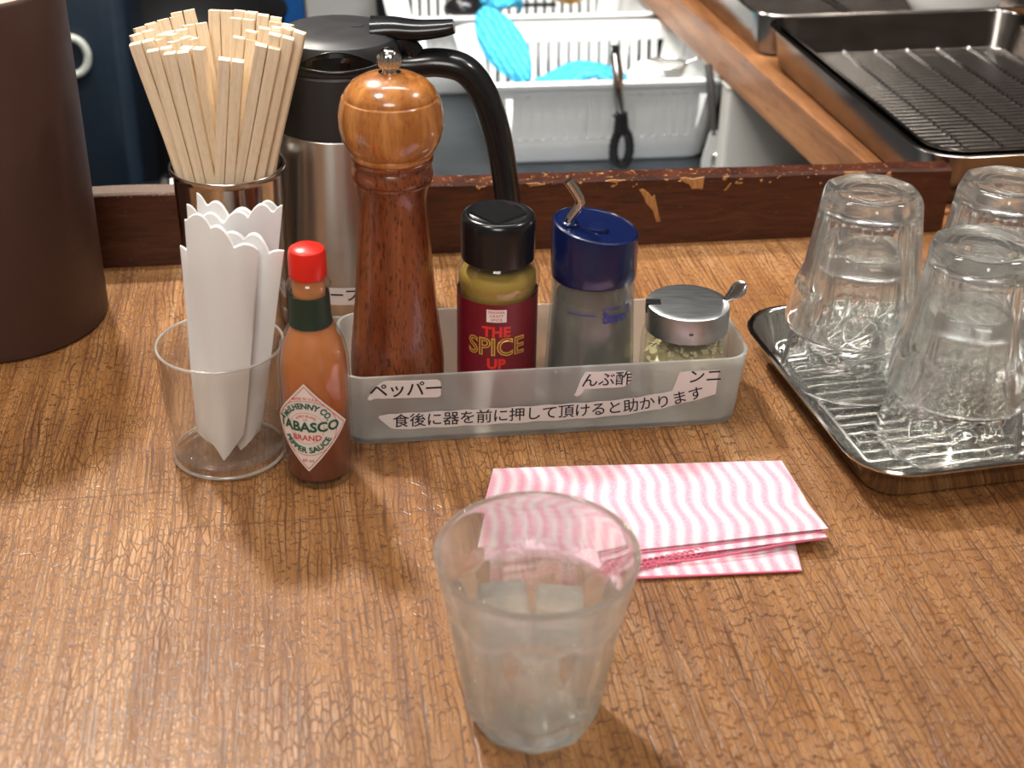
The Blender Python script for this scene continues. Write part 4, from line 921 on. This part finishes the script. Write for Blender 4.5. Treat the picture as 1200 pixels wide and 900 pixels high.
# ================================================================ THERMOS JUG
tc_ = Vector((-0.1140, 0.8780, -0.0))
tj = empty('thermos_jug', tc_, 0, 'steel thermos jug with a black lid and curved handle behind the pepper mill', 'jug')
MB().lathe([(0, 0.001), (0.048, 0), (0.0500, 0.001), (0.0502, 0.010), (0.0494, 0.0115), (0.0498, 0.0125), (0.0496, 0.030), (0.0484, 0.060), (0.0464, 0.090), (0.0448, 0.118), (0.0442, 0.1285), (0.0432, 0.1295), (0.0, 0.1295)], 96).build('steel_body', M_steel, tj, 30)
MB().lathe([(0, 0.1285), (0.0430, 0.1285), (0.0438, 0.1296), (0.0434, 0.140), (0.0426, 0.155), (0.0420, 0.1675), (0.0410, 0.1690), (0, 0.1690)], 96).build('collar', M_blackm, tj, 30)
lid = MB().lathe([(0, 0.1690), (0.0412, 0.1690), (0.0418, 0.1700), (0.0414, 0.176), (0.0402, 0.1820), (0.0378, 0.1858), (0.0335, 0.1880), (0.0270, 0.1890), (0.012, 0.1897), (0, 0.1897)], 96).build('lid', M_blackm, tj, 30)
# pouring recess: glossy lens shaped sheet, its shade painted black, with a bright lower lip
lr = lambda z: 0.0416 - max(0, z - .172) * 0.10 - max(0, z - .181) * 0.55
mb = MB(); K = 24; fx = lambda a, z, q=0: ((lr(z) + q) * sin(a), -(lr(z) + q) * cos(a), z)
up_ = [(-0.52 + 1.24 * i / K, 0.1752 + 0.0098 * sin(pi * i / K) ** 0.8) for i in range(K + 1)]
dn_ = [(-0.52 + 1.24 * i / K, 0.1752 - 0.0020 * sin(pi * i / K)) for i in range(K + 1)]
for i in range(K):
    for q in range(4):
        z = lambda k, u: dn_[k][1] + (up_[k][1] - dn_[k][1]) * u
        mb.add([fx(dn_[i][0], z(i, q / 4), .0003), fx(dn_[i + 1][0], z(i + 1, q / 4), .0003), fx(up_[i + 1][0], z(i + 1, (q + 1) / 4), .0003), fx(up_[i][0], z(i, (q + 1) / 4), .0003)], [(0, 1, 2, 3)])
M_recess_shade = pm('recess_shade_black', (0.003, 0.003, 0.003), 0.12)
rc = mb.build('spout_recess_shade', M_recess_shade, lid, 0)
MB().tube([fx(a, z, .0004) for a, z in up_], 0.0005, 8).build('recess_rim', M_black, rc, 60)
MB().tube([fx(a, z, .0006) for a, z in dn_], 0.0012, 8).build('recess_lip', M_black, rc, 60)
MB().lathe([(0, 0), (0.004, 0), (0.0042, 0.0006), (0, 0.0007)], 20, (0.012, 0.004, 0.1893)).build('lid_dot', M_blackm, lid, 40)
# lever
pts = catmull([(0.022, 0.0, 0.1880), (0.034, 0.0, 0.1890), (0.050, 0.0, 0.1885), (0.066, 0.0, 0.1900), (0.0735, 0, 0.1915)], 6)
MB().tube(pts, [0.0085 - 0.0042 * i / (len(pts) - 1) for i in range(len(pts))], 16, True, 1.5).build('lever', M_black, tj, 60)
MB().tube([(0.030, 0, 0.176), (0.042, 0, 0.1830), (0.047, 0, 0.176), (0.047, 0, 0.160)], [0.010, 0.008, 0.007, 0.006], 12).build('hinge', M_black, tj, 60)
pts = catmull([(0.030, 0, 0.1660), (0.046, 0, 0.1665), (0.064, 0, 0.1680), (0.0800, 0, 0.1640), (0.0915, 0, 0.1500), (0.1000, 0, 0.1270), (0.1055, 0, 0.1000), (0.1090, 0, 0.0720), (0.1095, 0, 0.0560)], 6)
MB().tube(pts, [0.0082 + 0.0008 * sin(3.14 * i / (len(pts) - 1)) for i in range(len(pts))], 16, True, 1.35).build('handle', M_black, tj, 60)
Fc = cyl(0.0512, -0.02, 0.0265)
lb = patch(cyl(0.0504, -0.02, 0.0265), -0.0210, -0.0062, 0.0200, 0.0062, 14).build('tape_label', M_tape, tj, 0); lb['label'] = 'white tape with katakana letters'
mb = MB(); put_text(mb, 'スープ', 0.0098, lambda x, y: cyl(0.0508, 0.0, 0.0270)(x - 0.0012, y), 0.00012, 1.0); mb.build('lettering', M_ink, lb, 0)

# ================================================================ BROWN CANISTER AT THE LEFT
bn = empty('brown_canister', (-0.342, 0.8413, 0), 0, 'tall dark brown round canister cut by the left edge, pale top', 'canister')
MB().lathe([(0, 0.0005), (0.066, 0), (0.0684, 0.0015), (0.0688, 0.004), (0.0688, 0.2195), (0.0684, 0.2215), (0.0672, 0.2225), (0.0650, 0.2215), (0.0650, 0.010), (0, 0.010)], 96).build('canister_wall', M_brown, bn, 40)
cvr = MB().lathe([(0, 0.216), (0.0648, 0.216), (0.0648, 0.2210), (0.063, 0.2222), (0, 0.2226)], 72).build('canister_top', M_pale, bn, 40); cvr['label'] = 'pale beige top'

# ================================================================ FOLDED PINK CLOTH
ca = RD(5.5)
cl = empty('folded_cloth', (0.0, 0.0, 0), 0, 'folded pink and white wavy striped cloth on the counter behind the water glass', 'cloth')
def quadlayer(name, BL, BR, FR, FL, z0, th, wob, par, mat=M_cloth, nx=40, ny=22, seedv=0, edge=0.003, lift=None):
    mb = MB(); g = {}
    BL, BR, FR, FL = map(lambda p: Vector((p[0], p[1], 0)), (BL, BR, FR, FL))
    def pos(s, t): # s right, t back
        return (FL * (1 - s) + FR * s) * (1 - t) + (BL * (1 - s) + BR * s) * t
    for side in (0, 1):
        for j in range(ny + 1):
            for i in range(nx + 1):
                s, t = i / nx, j / ny; p = pos(s, t); e = min(min(s, 1 - s) * 0.17, min(t, 1 - t) * 0.09) / edge
                e = sqrt(max(0, 1 - (1 - min(1, e)) ** 2)); h = th * (0.5 + (0.5 if side else -0.5) * e)
                zz = z0 + h + wob * (0.5 + 0.5 * sin(7 * s + 4 * t + seedv) * sin(3 * t + 5 * s)) * (1 if side else 0.9)
                if lift: zz += lift(s, t)
                g[side, i, j] = len(mb.v); mb.v.append((p.x, p.y, zz))
    for j in range(ny):
        for i in range(nx):
            mb.f.append((g[1, i, j], g[1, i + 1, j], g[1, i + 1, j + 1], g[1, i, j + 1])); mb.f.append((g[0, i, j], g[0, i, j + 1], g[0, i + 1, j + 1], g[0, i + 1, j]))
    for i in range(nx):
        mb.f.append((g[0, i, 0], g[0, i + 1, 0], g[1, i + 1, 0], g[1, i, 0])); mb.f.append((g[0, i, ny], g[1, i, ny], g[1, i + 1, ny], g[0, i + 1, ny]))
    for j in range(ny):
        mb.f.append((g[0, 0, j], g[1, 0, j], g[1, 0, j + 1], g[0, 0, j + 1])); mb.f.append((g[0, nx, j], g[0, nx, j + 1], g[1, nx, j + 1], g[1, nx, j]))
    return mb.build(name, mat, par, 60)
quadlayer('bottom_fold', (-0.008, 0.655), (0.150, 0.668), (0.1490, 0.5770), (-0.020, 0.5620), 0.0002, 0.0030, 0.0002, cl, seedv=2)
lf = lambda s, t: 0.0035 * max(0, s - .45) / .55 * max(0, 1 - t * 2.5) + 0.0008 * s
quadlayer('middle_fold', (-0.009, 0.656), (0.152, 0.669), (0.1645, 0.5965), (-0.020, 0.5640), 0.0032, 0.0022, 0.0003, cl, seedv=4, lift=lf)
quadlayer('top_fold', (-0.0095, 0.6575), (0.1525, 0.6700), (0.1655, 0.6005), (-0.020, 0.5700), 0.0056, 0.0024, 0.0005, cl, seedv=5, lift=lf)
# hem stitched along the front edge and the open crochet border under it
def curve_on(pts, z, w, name, mat, k=8):
    MB().tube(catmull([(x, y, z + dz) for x, y, dz in pts], k), w, 8, True).build(name, mat, cl, 60)
curve_on([(-0.018, 0.5715, 0), (0.03, 0.5790, 0), (0.07, 0.5870, 0.0002), (0.11, 0.5940, 0.0008), (0.140, 0.5995, 0.0020), (0.163, 0.6020, 0.0032)], 0.0073, 0.00055, 'hem_seam', M_hem)
curve_on([(-0.019, 0.5690, 0), (0.03, 0.5760, 0), (0.07, 0.5835, 0.0002), (0.11, 0.5905, 0.0008), (0.140, 0.5965, 0.0020), (0.1655, 0.6005, 0.0030)], 0.0065, 0.0005, 'hem_seam', M_hem)
curve_on([(0.055, 0.5745, 0), (0.09, 0.579, 0.0006), (0.12, 0.586, 0.0016), (0.145, 0.593, 0.0026), (0.1645, 0.5968, 0.0034)], 0.0045, 0.0006, 'hem_seam', M_hem)
curve_on([(0.05, 0.5668, 0), (0.10, 0.5720, 0), (0.1485, 0.5772, 0)], 0.0016, 0.0006, 'hem_seam', M_hem)
mb = MB()
for i in range(40):
    x = 0.000 + i * 0.0030; f = i / 40; y = 0.5590 + 0.185 * x * (0.6 + f); k = 1 - 0.6 * f
    for j in range(3):
        yy = y + j * 0.0021 * k; zz = 0.0040 + j * 0.0011; s_ = 0.0015
        loop = [(x + (j % 2) * .0015 + s_ * cos(q * pi / 3), yy + s_ * .75 * k * sin(q * pi / 3), zz + 0.0007 * sin(q * pi / 3)) for q in range(7)]; mb.tube(loop, 0.00042, 5, False)
tag(mb.build('crochet_edge', M_hem, cl, 60), kind='stuff')

# ================================================================ KITCHEN BASKETS
def basket(loc, rz, w, d, h, label, taper=0.018, open_sides=(True, True, True, True), mat=None):
    mat = mat or M_white
    root = empty('plastic_basket', loc, rz, label, 'basket'); t = 0.003
    def R_(z, q=0): f = taper * (1 - z / h); return rr(f - q, f - q, w - f + q, d - f + q, 0.024 + q * .8, z, 6)
    z1, z2 = h * 0.30, h * 0.80
    mb = MB(); mb.loft([R_(0, -0.004), R_(0.004), R_(z1), R_(z1, -t), R_(0.007, -t), R_(0.005, -0.01)]); mb.build('base', mat, root, 45)
    mb = MB(); mb.loft([R_(z2), R_(h - 0.008), R_(h - 0.007, 0.010), R_(h - 0.002, 0.011), R_(h, 0.009), R_(h - 0.0005, 0.0), R_(h - 0.003, -t), R_(z2, -t), R_(z2)], True, (False, False)); mb.build('rim_band', mat, root, 45)
    def edge(side, s, z, q):
        f = taper * (1 - z / h)
        if side == 0: return Vector((s, f + q, z))
        if side == 1: return Vector((w - f - q, s, z))
        if side == 2: return Vector((s, d - f - q, z))
        return Vector((f + q, s, z))
    for side in range(4):
        L_ = w if side in (0, 2) else d; a0, a1 = taper + .022, L_ - taper - .022; n = int((a1 - a0) / 0.0125); st = (a1 - a0) / n
        bw = 0.36 if open_sides[side] else 0.36
        mb = MB()
        for i in range(n + 1):
            c = a0 + i * st; hw = st * 0.30
            b = [edge(side, c - hw, z1 - .002, 0), edge(side, c + hw, z1 - .002, 0), edge(side, c + hw, z1 - .002, t), edge(side, c - hw, z1 - .002, t)]
            tt = [edge(side, c - hw, z2 + .002, 0), edge(side, c + hw, z2 + .002, 0), edge(side, c + hw, z2 + .002, t), edge(side, c - hw, z2 + .002, t)]
            mb.hexa(b + tt)
        if not open_sides[side]:
            mb.hexa([edge(side, a0, z1 - .002, t * .45), edge(side, a1, z1 - .002, t * .45), edge(side, a1, z1 - .002, t), edge(side, a0, z1 - .002, t),
                     edge(side, a0, z2 + .002, t * .45), edge(side, a1, z2 + .002, t * .45), edge(side, a1, z2 + .002, t), edge(side, a0, z2 + .002, t)])
        mb.build('slotted_side', mat, root, 0)
        # solid rounded corner between the slotted sides
    for cx, cy, a0 in ((w, 0, -pi / 2), (w, d, 0), (0, d, pi / 2), (0, 0, pi)):
        mb = MB(); rings = []
        for z in (z1 - .002, z2 + .002):
            f = taper * (1 - z / h); r = 0.024; px_ = w - f - r if cx else f + r; py_ = d - f - r if cy else f + r
            o_ = [(px_ + r * cos(a0 + pi / 2 * i / 6), py_ + r * sin(a0 + pi / 2 * i / 6), z) for i in range(7)]; i_ = [(px_ + (r - t) * cos(a0 + pi / 2 * i / 6), py_ + (r - t) * sin(a0 + pi / 2 * i / 6), z) for i in range(6, -1, -1)]
            rings.append(o_ + i_)
        mb.loft(rings); mb.build('corner', mat, root, 45)
    return root
ka = RD(8.5)
kx = Vector((cos(ka), sin(ka), 0)); ky = Vector((-sin(ka), cos(ka), 0))
B1 = Vector((-0.040, 1.500, -0.15))
basket(B1, ka, 0.284, 0.222, 0.103, 'white slotted plastic basket holding cyan net cloths, tongs hung on its front', open_sides=(False, False, True, True))
B2 = B1 + ky * 0.250 - kx * 0.075
basket(B2, ka, 0.330, 0.230, 0.108, 'white slotted plastic basket behind the first one, with a black ladle', open_sides=(False, False, True, False))

def leaf(loc, L_, Wd, th, rot, label, seedv=0, bend=0.0):
    mb = MB(); rings = []; n = 16
    for i in range(n + 1):
        t = i / n; w = Wd * (sin(pi * (t * 0.9 + 0.07)) ** 0.65) / 2; x = (t - .5) * L_; z = bend * sin(pi * t) + 0.004 * sin(7 * t + seedv)
        rings.append([(x, w * cos(q * pi / 6), z + th * sin(q * pi / 6) * (0.8 + .3 * sin(6 * t + q))) for q in range(12)])
    mb.loft(rings); o = mb.build('net_cloth', M_cyan, None, 60, loc); o.rotation_euler = rot
    return tag(o, label, 'cloth', 'cyan net cloths in the baskets')
def KP(s, t, z): return B1 + kx * s + ky * t + Vector((0, 0, z + 0))
leaf(KP(0.040, 0.105, 0.108), 0.120, 0.050, 0.008, (RD(25), RD(28), RD(-60)), 'cyan net cloth standing up over the left rim of the front basket', 1, 0.01)
leaf(KP(0.125, 0.060, 0.080), 0.110, 0.060, 0.010, (0, 0, ka + 0.05), 'cyan net cloth lying in the front basket behind the tongs', 4, 0.012)
leaf(KP(0.110, 0.30, 0.118), 0.150, 0.028, 0.008, (0, RD(-4), ka + .03), 'cyan net cloth lying over the front rim of the rear basket', 6, 0.004)
leaf(KP(0.065, 0.285, 0.112), 0.050, 0.034, 0.009, (0, RD(10), ka + .4), 'crumpled cyan net cloth end at the left of the rear basket', 9, 0.004)
o = MB().lathe(sm_prof([(0, 0), (0.02, 0.002), (0.026, 0.012), (0.018, 0.026), (0, 0.03)], 4), 20, rf=lambda r, z, a: r * (1 + .12 * sin(3 * a + 60 * z))).build('scrub_sponge', pm('orange_sponge', (0.65, 0.32, 0.06), 0.9), None, 50, KP(0.155, 0.335, 0.10)); tag(o, 'small orange brown scrubber in the rear basket', 'sponge')
# black ladle bowl upside down in the rear basket
t = empty('ladle', KP(0.012, 0.285, 0.104), ka, 'black ladle lying upside down across the corner of the rear basket', 'ladle')
MB().lathe(sm_prof([(0.0255, 0), (0.0245, 0.008), (0.018, 0.017), (0.008, 0.021), (0, 0.0215)], 5), 36).build('bowl', M_black, t, 50)
MB().tube([(0.024, 0, 0.002), (0.06, 0.006, 0.004), (0.12, 0.012, 0.002)], 0.003, 8).build('shaft', M_darkpot, t, 60)
# white scrap and strainer inside the right end of the front basket
t = empty('strainer', KP(0.222, 0.060, 0.082), ka, 'small wire strainer at the right end of the front basket', 'strainer')
MB().lathe(sm_prof([(0.022, 0.018), (0.020, 0.008), (0.012, 0.001), (0, 0)], 4), 24).build('mesh_bowl', M_grey, t, 50)
MB().tube([(0.022 * cos(a * pi / 12), 0.022 * sin(a * pi / 12), 0.018) for a in range(25)], 0.0015, 8, False).build('rim_wire', M_wire, t, 60)
MB().tube([(0.022, 0, 0.018), (0.06, 0.005, 0.03)], 0.0018, 8).build('handle', M_wire, t, 60)
o = MB().lathe(sm_prof([(0, 0), (0.016, 0.002), (0.019, 0.012), (0.009, 0.024), (0, 0.026)], 4), 24, rf=lambda r, z, a: r * (1 + .2 * sin(4 * a + 90 * z))).build('white_rag', pm('white_rag', (0.8, 0.82, 0.82), 0.9), None, 50, KP(0.195, 0.045, 0.082)); tag(o, 'crumpled white rag in the front basket right of the tongs', 'cloth')
# tongs hung over the front rim
def tongs(loc, rz, label):
    t = empty('tongs', loc, rz, label, 'tongs')
    MB().tube([(-0.003, -0.0005, 0.030), (-0.001, -0.012, 0.010), (0.0, -0.0165, -0.012), (0.004, -0.0165, -0.036)], [0.0056, 0.0060, 0.0056, 0.0048], 10, True, 0.55).build('arm', M_wire, t, 60)
    MB().box(-0.0075, -0.004, 0.026, 0.0015, 0.003, 0.038).build('pivot', M_chrome, t, 0, None, 0.001)
    MB().tube([(0.004, -0.0175, -0.032), (0.0045, -0.018, -0.044), (0.005, -0.018, -0.054)], [0.0070, 0.0080, 0.0092], 12, True, 0.8).build('grip_neck', M_black, t, 60)
    MB().tube([(-0.006, -0.018, -0.036), (0.004, -0.018, -0.033)], 0.0022, 8).build('grip_hook', M_black, t, 60)
    lp = [(0.0065 + 0.0092 * sin(a * pi / 20), -0.018, -0.0745 + 0.0215 * cos(a * pi / 20)) for a in range(41)]
    MB().tube(lp, [0.0048 + 0.0010 * (i % 2) for i in range(41)], 10, False).build('grip_loop', M_black, t, 60)
    return t
tongs(KP(0.150, 0.000, 0.103), ka, 'steel tongs with a black looped grip hanging on the front basket')
t = empty('spatula', KP(0.252, -0.016, 0.098), ka, 'long grey turner hanging beside the front basket, half under the board', 'spatula')
MB().tube([(0.000, 0.012, 0.020), (0.002, 0.0, 0.0), (0.008, -0.006, -0.055)], 0.0045, 10, True, 0.6).build('handle', pm('dark_handle', (0.05, 0.045, 0.045), 0.4), t, 60)
MB().loft([[(0.008 - w, -0.008, z), (0.008 + w, -0.008, z), (0.008 + w, -0.004, z), (0.008 - w, -0.004, z)] for w, z in ((0.004, -0.050), (0.007, -0.066), (0.011, -0.085), (0.011, -0.096), (0.009, -0.097))]).build('blade', M_grey, t, 30)
t = empty('spoon', KP(0.272, -0.020, 0.074), ka, 'grey steel spoon hanging right of the turner under the board', 'spoon')
MB().tube([(0.012, 0.006, 0.01), (0.002, 0.0, -0.03), (-0.002, -0.002, -0.058)], 0.003, 10, True, 0.6).build('handle', M_grey, t, 60)
MB().lathe(sm_prof([(0, -0.012), (0.006, -0.009), (0.008, 0), (0.006, 0.009), (0, 0.012)], 4), 20, (-0.006, -0.003, -0.062)).build('bowl', M_wire, t, 60)

# ================================================================ DARK LEFT SIDE OF THE KITCHEN
M_blue = pm('blue_plastic', (0.015, 0.10, 0.34), 0.35); M_bluedk = pm('dark_blue_plastic', (0.010, 0.019, 0.032), 0.4); M_teal = pm('dull_steel_blue', (0.04, 0.055, 0.075), 0.4)
t = empty('blue_container', (-0.60, 1.86, -0.46), RD(6), 'tall dull blue container with a pale ring handle beside the brown canister', 'container')
MB().loft([rr(-0.09 - q, -0.09 - q, 0.09 + q, 0.09 + q, 0.03, z) for q, z in ((-.01, 0), (0, .01), (0, .50), (-.012, .525), (-.05, .535))]).build('tank', M_bluedk, t, 50)
MB().tube([(0.022 + 0.020 * cos(a * pi / 12), -0.100, 0.352 + 0.024 * sin(a * pi / 12)) for a in range(25)], 0.0050, 10, False).build('ring_handle', pm('pale_handle', (0.50, 0.52, 0.47), 0.4), t, 60)
MB().lathe([(0, 0), (0.022, 0), (0.022, 0.02), (0, 0.022)], 24, (0.03, 0.02, 0.53)).build('stopper', M_teal, t, 40)
def pot(loc, r, h, label, hx=1):
    t = empty('cooking_pot', loc, RD(10), label, 'pot', 'black pots on the low shelf')
    MB().lathe([(0, 0), (r * .9, 0), (r, h * .12), (r, h), (r * 1.04, h * 1.01), (r * 1.04, h * 1.03), (r * .97, h * 1.03), (r * .97, h * .15), (0, h * .08)], 48).build('pot_body', M_darkpot, t, 40)
    lid_ = MB().lathe([(r * .98, h * 1.03), (r * .8, h * 1.1), (r * .3, h * 1.2), (0, h * 1.22)], 48).build('lid', M_darkpot, t, 40)
    MB().lathe([(0, 0), (0.008, 0), (0.016, 0.014), (0.012, 0.022), (0, 0.024)], 20, (0, 0, h * 1.2)).build('knob', M_chrome, lid_, 40)
    MB().tube([(r * hx, -0.03, h * .8), (r * hx * 1.2, -0.03, h * .83), (r * hx * 1.2, 0.03, h * .83), (r * hx, 0.03, h * .8)], 0.006, 8).build('handle', M_darkpot, t, 60)
    return t
pot((-0.42, 1.62, -0.46), 0.115, 0.19, 'black pot lowest behind the chopstick cup', 1)
pot((-0.50, 2.15, -0.46), 0.14, 0.30, 'black pot farther back on the low shelf, behind the chopsticks', -1)
pot((-0.24+0.02, 2.12, -0.15), 0.075, 0.16, 'small black pot on the worktop behind the thermos jug', -1)
t = empty('blue_crate', (-0.62, 2.62, -0.46), RD(5), 'bright blue plastic crate far back behind the chopsticks and thermos jug', 'crate')
mb = MB()
mb.loft([rr(0, 0, 0.62, 0.34, 0.02, 0), rr(0, 0, 0.62, 0.34, 0.02, 0.30), rr(0.012, 0.012, 0.608, 0.328, 0.015, 0.30), rr(0.012, 0.012, 0.608, 0.328, 0.015, 0.012)]); mb.build('crate_body', M_blue, t, 40)
mb = MB(); mb.box(0.12, -0.004, 0.205, 0.30, 0.002, 0.245); mb.build('hand_hole_shade', M_darkpot, t, 0)  # dark plate on the crate front, painted shade of a grip opening
for x in (0.05, 0.36, 0.57): MB().box(x, -0.008, 0.02, x + .012, 0.001, 0.29).build('rib', M_blue, t, 0)
t = tag(MB().box(0, 0, 0, 0.10, 0.012, 0.30).build('cutting_board', M_steel, None, 0, Vector((-0.285, 1.90, -0.149)), 0.003), 'dull beige cutting board leaning left of the rear basket', 'cutting board'); t.rotation_euler = (RD(-12), 0, RD(20))
